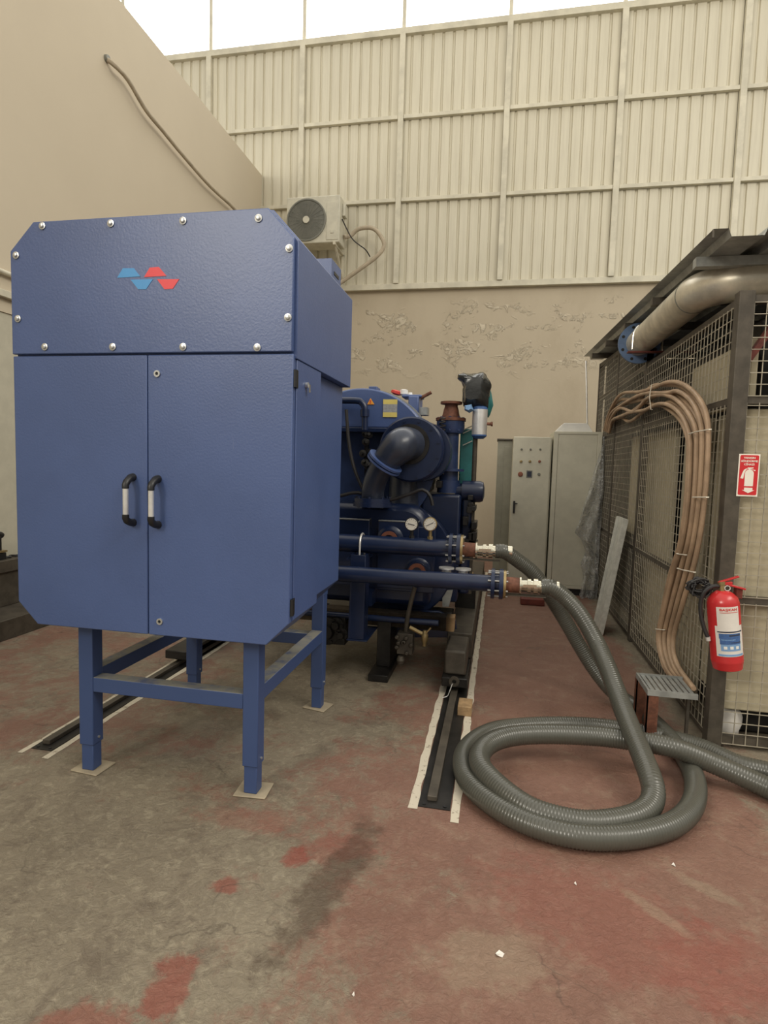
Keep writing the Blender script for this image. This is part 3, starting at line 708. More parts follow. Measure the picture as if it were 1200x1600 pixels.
# wheel trucks on the rails
def truck(sx, y0, lab):
    tr = thing('rail_truck', lab, 'trolley', (sx, y0+.3, 0), 'wheeled trucks on the floor rails')
    MB().box((sx-.085, y0+.05, .055), (sx+.085, y0+.9, .118)).box((sx-.085, y0+.2, .03), (sx-.055, y0+.8, .1)).box((sx+.055, y0+.2, .03), (sx+.085, y0+.8, .1)).build('frame', M['dark'], tr, bevel=.006)
    for wy in (y0+.12, y0+.7): MB().cyl((sx-.03, wy, .062), (sx+.03, wy, .062), .032, n=20).build('wheel', M['steel_frame'], tr)
    return tr
tr = truck(-.235, 3.72, 'dark rail truck with a towing ring on the right floor rail')
MB().ring((-.235, 3.765, .10), (0, -1, 0), .014, .034, .014, 20).build('towing_ring', M['steel_frame'], tr)
MB().tube(smooth_path([(-.245, 3.74, .09), (-.26, 3.70, .05), (-.27, 3.66, .035), (-.30, 3.64, .03)], .01), .003, 6).build('wire', M['alu'], tr)
MB().box((-.315, 4.02, .30), (-.16, 4.19, .42)).build('cap_block', M['steel_frame'], tr, bevel=.02) if False else None
truck(-2.25, 3.72, 'dark rail truck under the machine on the left floor rail')
mb = MB().box((-.31, 3.82, .119), (-.165, 4.19, .285)).build('support_block', M['steel_frame'], tr, bevel=.015)
tag(MB().box((-.19, 3.46, .001), (-.105, 3.60, .06)).build('wheel_chock', M['wood'], bevel=.004), 'small rusty brown wedge in front of the rail truck', 'chock')
# timbers; the beam is darker along its length than at its end
a = ony(686, 992, 3.93); b = ony(705, 972, 3.93)
tag(MB().box((-2.05, 4.06, .345) , (b.x-.045, 4.17, .445)).m(1).box((b.x-.045, 4.06, .345) , (b.x+.012, 4.17, .445)).build('timber_beam', [M['dirty_wood'], M['wood']]), 'long sawn timber laid crosswise under the front of the machine', 'timber')
a = ony(707, 943, 5.0); b = ony(738, 928, 5.0)
tag(MB().box((-.55, 4.97, .52), (b.x, 5.09, .60)).build('timber_block', M['wood'], bevel=.004), 'short pale timber block wedged at the right side of the machine', 'timber')

# =================================================================== WATER PIPES
man = thing('pipe_stand', 'two dark blue water pipes with pressure gauges on a blue post', 'pipe', (-.9, 3.7, 0))
YU, YD = 3.86, 3.66
pu = ony(700, 857, YU); pd = ony(770, 911, YD)
def waterpipe(c, xr, r, y, yfl):
    # pipe ends in a flange pair with a bolted adapter
    o = MB().cyl((-2.0, y, c.z), (xr, y, c.z), r, n=32).build('pipe', BD, man)
    m = MB().lathe((xr-.005, y, c.z), (1, 0, 0), [(0, r), (.002, r+.042), (.024, r+.042), (.026, r+.008), (.05, r+.01), (.052, r+.042), (.076, r+.042)], 36)
    m.build('flange', BD, man)
    m = MB().lathe((xr+.072, y, c.z), (1, 0, 0), [(0, r+.036), (.016, r+.036)], 36); m.build('gasket', M['brass'], man)
    for k in range(8):
        an = 2*PI*(k+.5)/8; m = MB().cyl((xr-.022, y+(r+.026)*math.cos(an), c.z+(r+.026)*math.sin(an)), (xr+.100, y+(r+.026)*math.cos(an), c.z+(r+.026)*math.sin(an)), .0062, n=8); m.build('bolt', M['dull'], man)
    MB().lathe((xr+.088, y, c.z), (1, 0, 0), [(0, .048), (.085, .046)], 28).build('adapter', M['rust'], man, label='rusty brown adapter tube')
    m = MB().lathe((xr+.170, y, c.z), (1, 0, 0), [(0, .054), (.010, .054), (.012, .034), (.045, .036), (.047, .044), (.068, .044), (.070, .034), (.082, .034), (.084, .047), (.110, .047), (.112, .036), (.125, .036), (.127, .044), (.150, .044), (.152, .042), (.235, .040)], 32)
    for s_ in (-1, 1): m.bar((xr+.19, y+s_*.05, c.z+.01), (xr+.27, y+s_*.048, c.z+.012), .012)
    m.build('coupling', M['stainless'], man, label='bright stainless hose coupling')
    MB().box((xr+.06, y-.02, c.z-.066), (xr+.33, y+.03, c.z-.058)).build('support_strip', M['steel_frame'], man)
    return Vector((xr+.30, y, c.z))
xu = ony(703, 857, YU).x; xd = ony(768, 911, YD).x
eu = waterpipe(Vector((0, 0, pu.z)), xu, .060, YU, 0)
ed = waterpipe(Vector((0, 0, pd.z-.003)), xd, .052, YD, 0)
# gauges
for px, lab in ((643, 'black rimmed gauge'), (672, 'steel rimmed gauge')):
    g0 = ony(px, 819, YU-.03); th = thing
    gm = MB().lathe((g0.x, YU-.005, g0.z), (0, -1, 0), [(0, .042), (.004, .046), (.028, .046), (.03, .040)], 32)
    gm.m(1).cyl((g0.x, YU-.036, g0.z), (g0.x, YU-.0375, g0.z), .040, n=32)
    gm.m(0).cyl((g0.x, YU, g0.z-.045), (g0.x, YU, pu.z+.05), .012, n=12).lathe((g0.x, YU, pu.z+.055), (0, 0, 1), [(0, .02), (.02, .02)], 6)
    an0 = .2 if px == 643 else -.5
    gm.m(2).bar((g0.x-.024, YU-.039, g0.z+.004*(1 if px == 643 else -3)), (g0.x+.022, YU-.039, g0.z-.004*(1 if px == 643 else -3)), .005, .003)
    for k in range(11):
        a_ = math.radians(-45+27*k); gm.bar((g0.x+.031*math.cos(a_), YU-.0385, g0.z+.031*math.sin(a_)), (g0.x+.037*math.cos(a_), YU-.0385, g0.z+.037*math.sin(a_)), .002, .002)
    gm.build('pressure_gauge', [M['black'] if px == 643 else M['brass'], M['gauge'], M['ink_dark']], man, label=lab)
# post with U bolt
a = ony(545, 868, 3.7); b = ony(566, 1003, 3.7)
MB().box((a.x, 3.74, b.z), (a.x+.012, 3.86, a.z)).box((a.x, 3.74, b.z), (a.x+.105, 3.752, a.z)).box((a.x-.01, 3.73, b.z-.01), (a.x+.13, 4.1, b.z)).build('post', M['blue_dark'], man, bevel=.003)
MB().box((a.x+.095, 3.752, b.z), (a.x+.105, 3.86, a.z)).build('post_flange', M['blue_dark'], man)
ux = ony(566, 850, YU).x
pth = [(ux, YU+.075, pu.z-.09)]+[(ux, YU+.070*math.cos(PI*k/12), pu.z+.070*math.sin(PI*k/12)) for k in range(13)]+[(ux, YU-.072, pu.z-.09)]
MB().tube(pth, .007, 8).build('u_bolt', M['alu'], man, label='white metal U bolt')
MB().box((ux-.08, YU-.11, pu.z-.10), (ux+.05, YU+.11, pu.z-.088)).build('saddle_plate', M['blue_dark'], man)
for px in (698, 724):
    p = ony(px, 893, YD+.12); MB().lathe((p.x, YD+.10, pd.z+.03), (0, 0, 1), [(0, .03), (.022, .03), (.024, .05), (.034, .05)], 20).build('plug', M['alu'], man)
MB().box((ony(545, 868, 3.7).x+.02, 4.0, .50), (ony(545, 868, 3.7).x+.1, 4.138, .60)).build('arm', M['blue_dark'], man)

# =================================================================== HOSES
def hose(path, r, label):
    p = resample(smooth_path(path, .01), .0046)
    rad = [r+(.0016 if (i % 3) == 0 else -.0012) for i in range(len(p))]
    return tag(MB().tube(p, rad, 20).build('suction_hose', M['hose'], smooth=80), label, 'hose', 'ribbed grey suction hoses')
g1 = [ed, ed+Vector((.06, 0, 0))]
for px, py, y in ((885, 935, 3.66), (908, 962, 3.62), (930, 1000, 3.55), (948, 1040, 3.40), (966, 1088, 3.24), (985, 1137, 3.04), (1003, 1180, 2.86), (1017, 1217, 2.71)): g1.append(ony(px, py, y))
for px, py, z in ((1021, 1242, .095), (1012, 1263, .07), (985, 1278, .06), (933, 1286, .06), (883, 1281, .065), (825, 1262, .08), (776, 1226, .10), (750, 1194, .115), (757, 1168, .13), (790, 1152, .14), (846, 1147, .14), (929, 1150, .145), (1000, 1159, .15), (1058, 1170, .15), (1117, 1194, .10), (1200, 1231, .055), (1290, 1275, .052)): g1.append(onz(px, py, z))
hose(g1, .049, 'ribbed grey hose from the lower pipe, inner loop of the coil')
g2 = [eu, eu+Vector((.06, 0, -.002))]
for px, py, y in ((812, 878, 3.90), (832, 894, 3.93), (850, 917, 3.95), (868, 945, 3.98), (888, 978, 4.0), (905, 1008, 4.0), (928, 1045, 3.97), (955, 1078, 3.90), (985, 1100, 3.80), (1012, 1120, 3.62)): g2.append(ony(px, py, y))
for px, py, z in ((1043, 1150, .06), (1070, 1184, .052), (1086, 1221, .0525), (1082, 1258, .0525), (1054, 1287, .0525), (1000, 1304, .0525), (942, 1309, .0525), (887, 1304, .0525), (825, 1286, .0525), (775, 1260, .0525), (738, 1229, .0525), (723, 1200, .0525), (728, 1171, .0525), (756, 1148, .0525), (796, 1137, .0525), (867, 1133, .0525), (940, 1136, .0525), (1020, 1148, .0525), (1090, 1166, .0525), (1150, 1193, .0525), (1200, 1206, .0525), (1280, 1228, .0525)): g2.append(onz(px, py, z))
hose(g2, .047, 'ribbed grey hose from the upper pipe, outer loop of the coil')

# =================================================================== ELECTRIC CABINETS
YE = 7.3
def ecab(x0, x1, y0, y1, z1, label, mat, group='electrical cabinets by the back wall'):
    t_ = thing('electrical_cabinet', label, 'cabinet', ((x0+x1)/2, (y0+y1)/2, 0), group)
    MB().box((x0+.005, y0+.01, 0), (x1-.005, y1, .08)).build('plinth', M['black'], t_)
    MB().box((x0, y0+.02, .08), (x1, y1, z1)).build('body', mat, t_, bevel=.004)
    return t_
a = ony(803, 682, YE); b = ony(862, 680, YE)
eb = ecab(a.x-.0, b.x+.01, YE, 7.85, a.z, 'cream electrical cabinet with lamps and buttons on its door', M['pvc'])
dr = MB().box((a.x+.0, YE-.004, .10), (b.x-.004, YE+.018, a.z-.004)).build('door', M['pvc'], eb, bevel=.004)
for row, py in enumerate((702, 721, 741)):
    for k, px in enumerate((815, 829, 844)):
        if row == 2 and k == 1:
            q = ony(827, 741, YE-.005); MB().box((q.x-.035, YE-.008, q.z-.045), (q.x+.035, YE-.003, q.z+.045)).m(1).box((q.x-.024, YE-.0095, q.z-.030), (q.x+.024, YE-.008, q.z+.034)).build('display', [M['grille'], M['ink_dark']], dr); continue
        q = ony(px-(row), py, YE-.004); r_ = (.012, .016, .018)[row]; mt = M['orange'] if (row, k) in ((2, 0), (1, 2)) else (M['brass'] if row == 1 else M['grille'])
        if (row, k) == (2, 0): r_ = .030
        MB().lathe((q.x, YE-.003, q.z), (0, -1, 0), [(0, r_), (.01, r_), (.012, r_*.7), (.022, r_*.7)], 16).build('button' if row else 'indicator_lamp', mt, dr)
q = ony(801, 792, YE)
MB().box((q.x+.004, YE-.035, q.z-.07), (q.x+.026, YE-.003, q.z+.075)).bar((q.x+.015, YE-.03, q.z+.04), (q.x+.055, YE-.03, q.z+.045), .014).build('latch', M['black'], dr, bevel=.003)
c0 = ony(862, 674, YE); c1 = ony(948, 680, YE)
ec = ecab(c0.x+.030, 1.165, YE-.02, 7.9, c0.z, 'wide cream electrical cabinet with plastic film over its right corner', M['pvc'])
x0, x1, z1 = c0.x+.030, 1.165, c0.z
m = MB()
for a_, b_ in (((x0, z1-.03), (x1, z1)), ((x0, .08), (x1, .12)), ((x0, .12), (x0+.05, z1-.03)), ((x1-.05, .12), (x1, z1-.03))): m.box((a_[0], YE-.03, a_[1]), (b_[0], YE+.0, b_[1]))
m.build('front_frame', M['pvc'], ec, bevel=.004)
MB().box((x0+.052, YE-.022, .122), (x1-.052, YE, z1-.032)).build('door', M['pvc'], ec, bevel=.003)
q0, q1 = ony(872, 673, 7.4), ony(922, 673, 7.4); zt_ = ony(890, 663, 7.4).z
MB().prism([(q0.x-.03, z1), (q1.x+.03, z1), (q1.x-.04, zt_+.01), (q0.x+.06, zt_+.01)], 'y', 7.35, 7.8).build('roof_vent', M['white'], ec, bevel=.004)
a = ony(778, 687, 7.75)
ea = ecab(a.x, .16, 7.88, 8.4, a.z, 'narrow grey electrical cabinet set back at the left of the row', M['pvc_dark'])
MB().box((a.x-.01, 7.87, a.z), (.17, 8.41, a.z+.02)).build('top_cap', M['steel_frame'], ea)
MB().box((a.x+.09, 7.885, .15), (.155, 7.90, a.z-.08)).build('door', M['pvc_dark'], ea, bevel=.003)
# clear film draped from the corner of the wide cabinet
L = [(946, 682), (940, 700), (930, 730), (922, 760), (912, 790), (905, 815), (898, 832), (908, 842), (915, 862), (907, 880), (912, 900), (905, 930), (914, 945)]
Rr = [(952, 682), (955, 705), (957, 740), (958, 780), (957, 820), (957, 850), (956, 880), (955, 895), (953, 910), (950, 920), (948, 930), (944, 942), (934, 950)]
m = MB(); nu, nv = 26, 90; vs = []; fs = []
def samp(Lst, t_):
    u = t_*(len(Lst)-1); i = min(int(u), len(Lst)-2); f_ = u-i; return (Lst[i][0]*(1-f_)+Lst[i+1][0]*f_, Lst[i][1]*(1-f_)+Lst[i+1][1]*f_)
for j in range(nv+1):
    l_, r_ = samp(L, j/nv), samp(Rr, j/nv)
    for i in range(nu+1):
        u = i/nu; px = l_[0]*(1-u)+r_[0]*u; py = l_[1]*(1-u)+r_[1]*u
        sp_ = min(1, j/20)
        dy = -.10*sp_+.055*noise.noise((u*5, j*.16, 1.7))*sp_+.035*noise.noise((u*13, j*.35, 5))*sp_+.03*math.sin(u*17+j*.12)*sp_
        p = ony(px, py, YE-.045+dy); p.x = min(p.x, 1.165+.02*u)
        vs.append(p)
for j in range(nv):
    for i in range(nu): k = j*(nu+1)+i; fs.append((k, k+1, k+nu+2, k+nu+1))
fo = m.add(vs, fs).build('plastic_film', M['film'], smooth=60); sm = fo.modifiers.new('solid', 'SOLIDIFY'); sm.thickness = .001
tag(fo, 'crumpled clear plastic film hanging over the right corner of the cream cabinet', 'plastic sheet')
# red box and black offcut on the floor near the cabinets
p = onz(813, 945, 0); tag(MB().box((p.x, p.y, 0), (p.x+.26, p.y+.14, .075)).build('red_box', M['oxide'], bevel=.01), 'small red box on the floor before the cream cabinets', 'box')
# galvanised tray leaning on the enclosure
b0, b1 = Vector((.985, 6.02, .005)), Vector((.985, 5.60, .005)); t0, t1 = Vector((1.145, 6.05, 1.075)), Vector((1.145, 5.55, 1.075))
t0 = onx(966, 813, 1.145); t1 = onx(982, 818, 1.145); t0.z = t1.z = 1.08
b0 = onz(936, 975, .005); b1 = onz(948, 993, .005); b0.x = b1.x = .995
up_ = (t1-b1).normalized(); ac_ = (b0-b1).normalized(); nr = up_.cross(ac_).normalized()
if nr.x > 0: nr = -nr
m = MB()
def slab(o, w, l, n_v, th, wv, lv): 
    vs = [o+wv*i*w+lv*j*l+n_v*k*th for k in (0, 1) for i, j in ((0, 0), (1, 0), (1, 1), (0, 1))]
    m.add(vs, [(0, 1, 2, 3), (7, 6, 5, 4), (0, 4, 5, 1), (1, 5, 6, 2), (2, 6, 7, 3), (3, 7, 4, 0)])
wd = (b0-b1).length*.98; ln = (t1-b1).length
slab(b1+ac_*.012, wd-.02, ln, nr, .004, ac_, up_); slab(b1, .010, ln, nr, .045, ac_, up_); slab(b1+ac_*wd, .004, ln, nr, .03, ac_, up_); slab(b1+ac_*wd*.45, .006, ln, nr, .012, ac_, up_)
tag(m.build('cable_tray', M['galv_light'], bevel=.001), 'pale galvanised metal tray leaning upright against the wire mesh', 'metal tray')

# =================================================================== MESH ENCLOSURE
XC = 1.20; YC = 3.42; XR = 3.0; YFAR = 8.0
en = thing('mesh_enclosure', 'wire mesh enclosure with a corrugated roof on the right', 'enclosure', (2.1, 5.7, 0))
SF = M['steel_frame']
def roofz(y): return 2.68+(y-3.1)*(2.94-2.68)/(8.02-3.1)
def post(x, y, w=.055, z1=None): MB().box((x-w/2, y-w/2, 0), (x+w/2, y+w/2, z1 or roofz(y)-.06)).build('post', SF, en, bevel=.003)
post(XC+.02, YC+.02, .075, 2.46)
for y in (5.45, 6.7, 7.95): post(XC+.02, y, .06)
MB().box((XC+.08, 7.93, 0), (3.3, 7.97, 2.925)).build('end_sheet', SF, en)
post(2.6, YC+.02)
for z in (.05, .83, 1.90, 2.42):
    MB().box((XC, YC+.06, z-.02), (XC+.04, YFAR-.03, z+.02)).build('rail', SF, en)
    if z != 1.90 or True: MB().box((XC+.06, YC, z-.02), (2.57, YC+.04, z+.02)).build('rail', SF, en)
def mesh_panel(o, u, L, z0, z1, pitch=.06, w=.0042):
    m = MB(); o = Vector(o); u = Vector(u); n = int(L/pitch)
    for i in range(n+1): p = o+u*(i*pitch); m.bar(p+Vector((0, 0, z0)), p+Vector((0, 0, z1)), w)
    k = int((z1-z0)/pitch)
    nb = u.cross(Vector((0, 0, 1)))*.004
    for i in range(k+1): p = o+Vector((0, 0, z0+i*pitch))+nb; m.bar(p, p+u*L, w)
    return m.build('mesh_panel', M['wire'], en)
for a, b in ((YC+.06, 5.42), (5.48, 6.67), (6.73, 7.92)):
    for z0, z1 in ((.06, .815), (.85, 1.885), (1.92, 2.405)): mesh_panel((XC-.004, a, 0), (0, 1, 0), b-a, z0, z1)
for z0, z1 in ((.03, .815), (.85, 1.885), (1.92, 2.405)): mesh_panel((XC+.06, YC-.004, 0), (1, 0, 0), 1.3, z0, z1)
for a, b in ((5.48, 6.67), (6.73, 7.92)): mesh_panel((XC-.004, a, 0), (0, 1, 0), b-a, 2.44, roofz(a)-.07)
# corrugated roof
y0, y1, xr0, xr1 = onx(1116, 346, 1.0).y, 8.02, 1.0, 3.4
prof = []; x = xr0
while x < xr1: prof += [(x, 0.04), (x+.07, .04), (x+.085, 0), (x+.235, 0), (x+.25, .04)]; x += .25
m = MB(); vs = []; fs = []
for k, (x_, dz) in enumerate(prof):
    vs += [(x_, y0, roofz(y0)+dz), (x_, y1, roofz(y1)+dz), (x_, y1, roofz(y1)+dz+.002), (x_, y0, roofz(y0)+dz+.002)]
    if k: q = 4*k; fs += [(q-4, q, q+1, q-3), (q-1, q-2, q+2, q+3)]
m.add(vs, fs); m.build('roof_sheet', M['galv'], en, smooth=10)
for y in (3.64, 4.60, 5.56, 6.5, 7.45):
    MB().box((xr0+.02, y-.03, roofz(y)-.055), (xr1-.05, y+.03, roofz(y)-.003)).build('purlin', M['galv'] if y < 4 else SF, en)
MB().box((xr0-.004, y0, roofz(y0)-.0), (xr0+.004, y0+.01, roofz(y0)+.04)).build('edge_clip', SF, en)
for x in (XC+.02, 2.6):
    MB().bar((x, 5.42 if x < 2 else YC, roofz(5.42 if x < 2 else YC)-.085), (x, 7.95, roofz(7.95)-.085), .05).build('rafter', SF, en)
# pale down pole at the far eave
a = onx(915, 566, 1.05); 
MB().cyl((1.02, 7.96, roofz(7.9)-.02), (1.09, 7.96, 1.96), .012, n=10).build('drain_rod', M['alu'], en, label='thin pale rod at the far eave')
# oxide brace on the front right
MB().bar(ony(1166, 566, YC+.06), ony(1215, 498, YC+.06), .05, .03).build('brace', M['oxide'], en, label='rust red diagonal brace')
# cream acoustic panels standing inside
def panel(a, b, lab):
    return tag(MB().box(a, b).build('insulation_panel', M['cream'], bevel=.008), lab, 'panel', 'cream boards inside the mesh enclosure')
def yat(px, x=1.31): return onx(px, 760, x).y
e1, e2, e3, e4, e5, e6 = yat(1148), yat(1117), yat(1107), yat(1068), yat(1052), yat(1010)
panel((1.30, 3.52, .21), (1.34, e2, 1.86), 'cream board inside the enclosure, right behind its corner post on the mesh side')
panel((1.30, e3, .06), (1.34, e4, 1.86), 'cream board inside the enclosure, behind the tan cable bundle')
panel((1.30, e5, .06), (1.34, e6, 1.86), 'cream board inside the enclosure, between the cable bundle and the leaning tray')
panel((1.30, yat(1002), .9), (1.34, yat(985), 1.86), 'cream board inside the enclosure, just left of the leaning tray top')
panel((1.30, 3.52, 1.89), (1.34, onx(1085, 590, 1.31).y, 2.24), 'cream board inside the enclosure, above the rail under the big metal pipe')
panel((1.262, 3.475, .20), (2.55, 3.505, 1.86), 'wide cream board facing the front behind the extinguisher and the sign')
panel((1.40, 3.475, 1.93), (2.55, 3.505, 2.14), 'upper cream board facing the front beneath the rust red brace')
tag(MB().box((1.40, 3.66, 0), (2.9, 7.9, 2.38)).build('generator_housing', M['dark'], bevel=.02), 'machine housing inside the mesh enclosure, coloured dark for the shade behind the boards', 'machine')  # very dark colour stands in for the shade in the gaps between boards
# crumpled white sack behind the bottom gap
m = MB(); vs = []; fs = []; nu, nv = 24, 12
for j in range(nv+1):
    for i in range(nu):
        a_ = 2*PI*i/nu; ph = PI*j/nv-PI/2
        p = Vector((1.335+.075*math.copysign(abs(math.cos(ph)*math.cos(a_))**.5, math.cos(a_)), 3.56+.045*math.cos(ph)*math.sin(a_), .095+.085*math.copysign(abs(math.sin(ph))**.6, math.sin(ph))))
        p += noise.noise_vector(p*22)*.018; p.z = max(p.z, .002); vs.append(p)
for j in range(nv):
    for i in range(nu): fs.append((j*nu+i, j*nu+(i+1) % nu, (j+1)*nu+(i+1) % nu, (j+1)*nu+i))
tag(m.add(vs, fs).build('sack', M['paper']), 'crumpled off-white sack behind the mesh at the bottom of the enclosure', 'sack')
# big stainless pipe with flange
bp = thing('exhaust_pipe', 'large weathered metal pipe bending out below the enclosure roof', 'pipe', (1.15, 4.6, 2.5))
PXc, PZ = 1.125, 2.60
path = [(PXc, 5.42, PZ+.01), (PXc, 3.98, PZ)]
R_ = .26; cen = (PXc+R_, 3.98-0, PZ)
for k in range(1, 13): an = (PI/2)*k/12; path.append((PXc+R_-R_*math.cos(an), 3.98-R_*math.sin(an), PZ))
path += [(PXc+R_+.05, 3.98-R_, PZ), (2.9, 3.98-R_, PZ)]
MB().tube(path, .108, 40).build('pipe', M['pipe_metal'], bp)
MB().ring((PXc, 3.975, PZ), (0, 1, 0), .10, .1105, .012, 40).build('weld_seam', M['grille'], bp)
m = MB().ring((PXc, 5.42, PZ+.01), (0, 1, 0), .095, .172, .022, 40)
for k in range(8): an = 2*PI*(k+.5)/8; m.m(1).cyl((PXc+.143*math.cos(an), 5.418, PZ+.01+.143*math.sin(an)), (PXc+.143*math.cos(an), 5.421, PZ+.01+.143*math.sin(an)), .013, n=12); m.m(0)
m.build('flange', [M['flange_blue'], M['dark']], bp, label='dull blue bolted flange')
yu_ = 5.12
pth = [(PXc-.115, yu_, PZ-.10)]+[(PXc-.112*math.cos(PI*k/14), yu_, PZ+.004+.112*math.sin(PI*k/14)) for k in range(15)]+[(PXc+.115, yu_, PZ-.12)]
MB().tube(pth, .007, 8).build('u_bolt', M['chrome'], bp)
MB().bar((PXc-.15, yu_, PZ-.125), (XC+.3, yu_, PZ-.125), .05, .012).build('bracket', M['oxide'], bp, label='rust red bracket')
# fire extinguisher
fe_top, fe_bot = Vector((1.168, 3.30, .892)), Vector((1.222, 3.30, .487))
fe = thing('fire_extinguisher', 'red fire extinguisher with a white label hung on the corner post', 'fire extinguisher', tuple(fe_bot))
axv = (fe_top-fe_bot).normalized(); hh = (fe_top-fe_bot).length
MB().lathe(fe_bot, axv, [(0, .060), (.006, .070), (.045, .0765), (.05, .0775), (.055, .0765), (hh-.055, .0765), (hh-.03, .070), (hh-.008, .050), (hh+.006, .03), (hh+.008, .02)], 40).build('cylinder', M['red'], fe)
# label wraps the front of the cylinder
yv_ = Vector((0, -1, 0)); xv_ = axv.cross(yv_).normalized()*-1
if xv_.x < 0: xv_ = -xv_
def wrap(name, a0_, a1_, h0, h1, mat, r_=.0772, parent=None, n=14, th=.0006):
    m = MB(); vs = []; fs = []
    for k in range(n+1):
        a_ = a0_+(a1_-a0_)*k/n; d_ = yv_*math.cos(a_)+xv_*math.sin(a_)
        for h_, rr_ in ((h0, r_), (h1, r_), (h1, r_+th), (h0, r_+th)): vs.append(fe_bot+axv*h_+d_*rr_)
        if k: q = 4*k; fs += [(q-4, q, q+1, q-3), (q-1, q-2, q+2, q+3), (q-3, q+1, q+2, q-2), (q-4, q-1, q+3, q)]
    return m, vs, fs
parts = [(-.92, .98, .085, .245, 0), (-.75, .68, .245, .345, 0), (-.70, .68, .180, .206, 1), (-.66, .66, .150, .1795, 1), (-.62, .64, .115, .1495, 2), (-.78, .84, .212, .218, 3), (-.45, -.25, .125, .140, 4), (-.08, .12, .125, .140, 4), (.28, .48, .125, .140, 4), (-.8, .85, .088, .098, 2), (-.1, .66, .193, .200, 3), (-.6, .3, .172, .176, 2), (.0, .66, .1575, .1615, 3), (-.55, .6, .314, .317, 5)]
m = MB()
for k, (a0_, a1_, h0, h1, mi) in enumerate(parts):
    _, vs, fs = wrap('', a0_, a1_, h0, h1, None, .0772+(.0007 if mi else 0)+(.0005 if mi in (3, 4) else 0)); m.m(mi); m.add(vs, fs)
lbl = m.build('label', [M['paper'], M['ink'], M['ink_light'], M['ink_dark'], M['white'], M['ink_red']], fe, label='white and blue printed label')
o = text_mesh('lettering', 'BAŞKAN', .017, M['ink_red'], fe, fe_bot+axv*.330+yv_*.0785, (PI/2, -.13, 0), .082, .0005)
for v in o.data.vertices: v.co.z -= .0785-math.sqrt(max(0, .0785**2-v.co.x**2)) 
tp = fe_top+axv*.012
MB().lathe(tp-axv*.006, axv, [(0, .016), (.03, .014), (.032, .018), (.05, .018)], 16).m(1).ring(tp+Vector((.02, -.012, .012)), (0, -1, 0), .011, .015, .005, 18).build('valve', [M['brass'], M['alu']], fe)
MB().bar(tp+Vector((-.022, 0, .036)), tp+Vector((.075, 0, .075)), .02, .008).bar(tp+Vector((-.015, 0, .03)), tp+Vector((.045, 0, .038)), .02, .016).build('lever', M['red'], fe, bevel=.002)
MB().bar(tp+Vector((.03, 0, .028)), tp+Vector((.11, 0, .010)), .02, .010).build('carrying_handle', M['red'], fe, bevel=.002)
MB().box(tp+Vector((.075, .012, -.045)), tp+Vector((.105, .06, .012))).build('wall_bracket', M['oxide'], fe, bevel=.003)
hp_ = [tp+Vector((-.015, 0, .018)), tp+Vector((-.05, -.01, .016)), tp+Vector((-.085, -.015, -.01)), tp+Vector((-.10, -.01, -.06)), tp+Vector((-.098, -.012, -.13)), tp+Vector((-.078, -.02, -.21)), tp+Vector((-.060, -.025, -.25))]
MB().tube(smooth_path(hp_, .015), .0105, 10).m(1).cyl(hp_[-1], hp_[-1]+Vector((.004, 0, -.02)), .012, n=10).build('hose', [M['rubber'], M['alu']], fe)
# tangle of dark leads tied beside it
m = MB(); random.seed(4)
for k in range(16):
    c_ = ony(1090, 918, 3.33); pts = []
    for j in range(9): a_ = 2*PI*j/8+random.random(); pts.append(c_+Vector((.07*math.cos(a_)*random.uniform(.3, 1)+.008, random.uniform(-.03, .03), .05*math.sin(a_)*random.uniform(.3, 1.1))))
    m.tube(smooth_path(pts, .015), .0042, 6)
tag(m.build('wire_bundle', M['rubber']), 'tangled bundle of dark wires left of the fire extinguisher', 'wires')
# extinguisher sign
sg = thing('fire_extinguisher_sign', 'red and white fire extinguisher sign tied to the mesh', 'sign', (1.285, 3.405, 1.39))
sx0, sx1, sz0, sz1 = 1.236, 1.338, 1.392, 1.616; scx = (sx0+sx1)/2; ys = 3.400
MB().box((sx0, ys, sz0), (sx1, ys+.003, sz1)).build('backing', M['sign_white'], sg, bevel=.001)
def rrect(x0, x1, z0, z1, r, n=5):
    out = []
    for cx, cz, a0 in ((x1-r, z1-r, 0), (x0+r, z1-r, PI/2), (x0+r, z0+r, PI), (x1-r, z0+r, 1.5*PI)):
        for k in range(n+1): a = a0+PI/2*k/n; out.append((cx+r*math.cos(a), cz+r*math.sin(a)))
    return out
MB().prism(rrect(sx0+.006, sx1-.006, sz0+.008, sz1-.006, .007), 'y', ys-.0006, ys).build('red_field', M['sign_red'], sg)
for body_, dz, w_ in (('YANGIN', .021, .056), ('SÖNDÜRME', .038, .080), ('CİHAZI', .055, .050)):
    text_mesh('lettering', body_, .0135, M['sign_white'], sg, (scx, ys-.0012, sz1-dz), (PI/2, 0, 0), w_, .0004)
m = MB(); c_ = scx+.004; zt_ = sz1
bx = [(c_-.021, sz0+.055), (c_+.021, sz0+.055), (c_+.021, zt_-.098), (c_+.016, zt_-.088), (c_+.003, zt_-.080), (c_-.003, zt_-.080), (c_-.016, zt_-.088), (c_-.021, zt_-.098)]
m.prism(bx, 'y', ys-.0014, ys-.0006)
m.prism([(c_-.012, zt_-.071), (c_+.018, zt_-.070), (c_+.018, zt_-.075), (c_+.004, zt_-.078), (c_-.004, zt_-.080)], 'y', ys-.0014, ys-.0006)
m.prism([(c_+.002, zt_-.078), (c_+.028, zt_-.084), (c_+.027, zt_-.089), (c_+.008, zt_-.081)], 'y', ys-.0015, ys-.0007)
m.prism([(c_-.004, zt_-.077), (c_-.018, zt_-.077), (c_-.028, zt_-.084), (c_-.034, zt_-.100), (c_-.042, zt_-.128), (c_-.028, zt_-.130), (c_-.024, zt_-.100), (c_-.017, zt_-.083)], 'y', ys-.0014, ys-.0006)
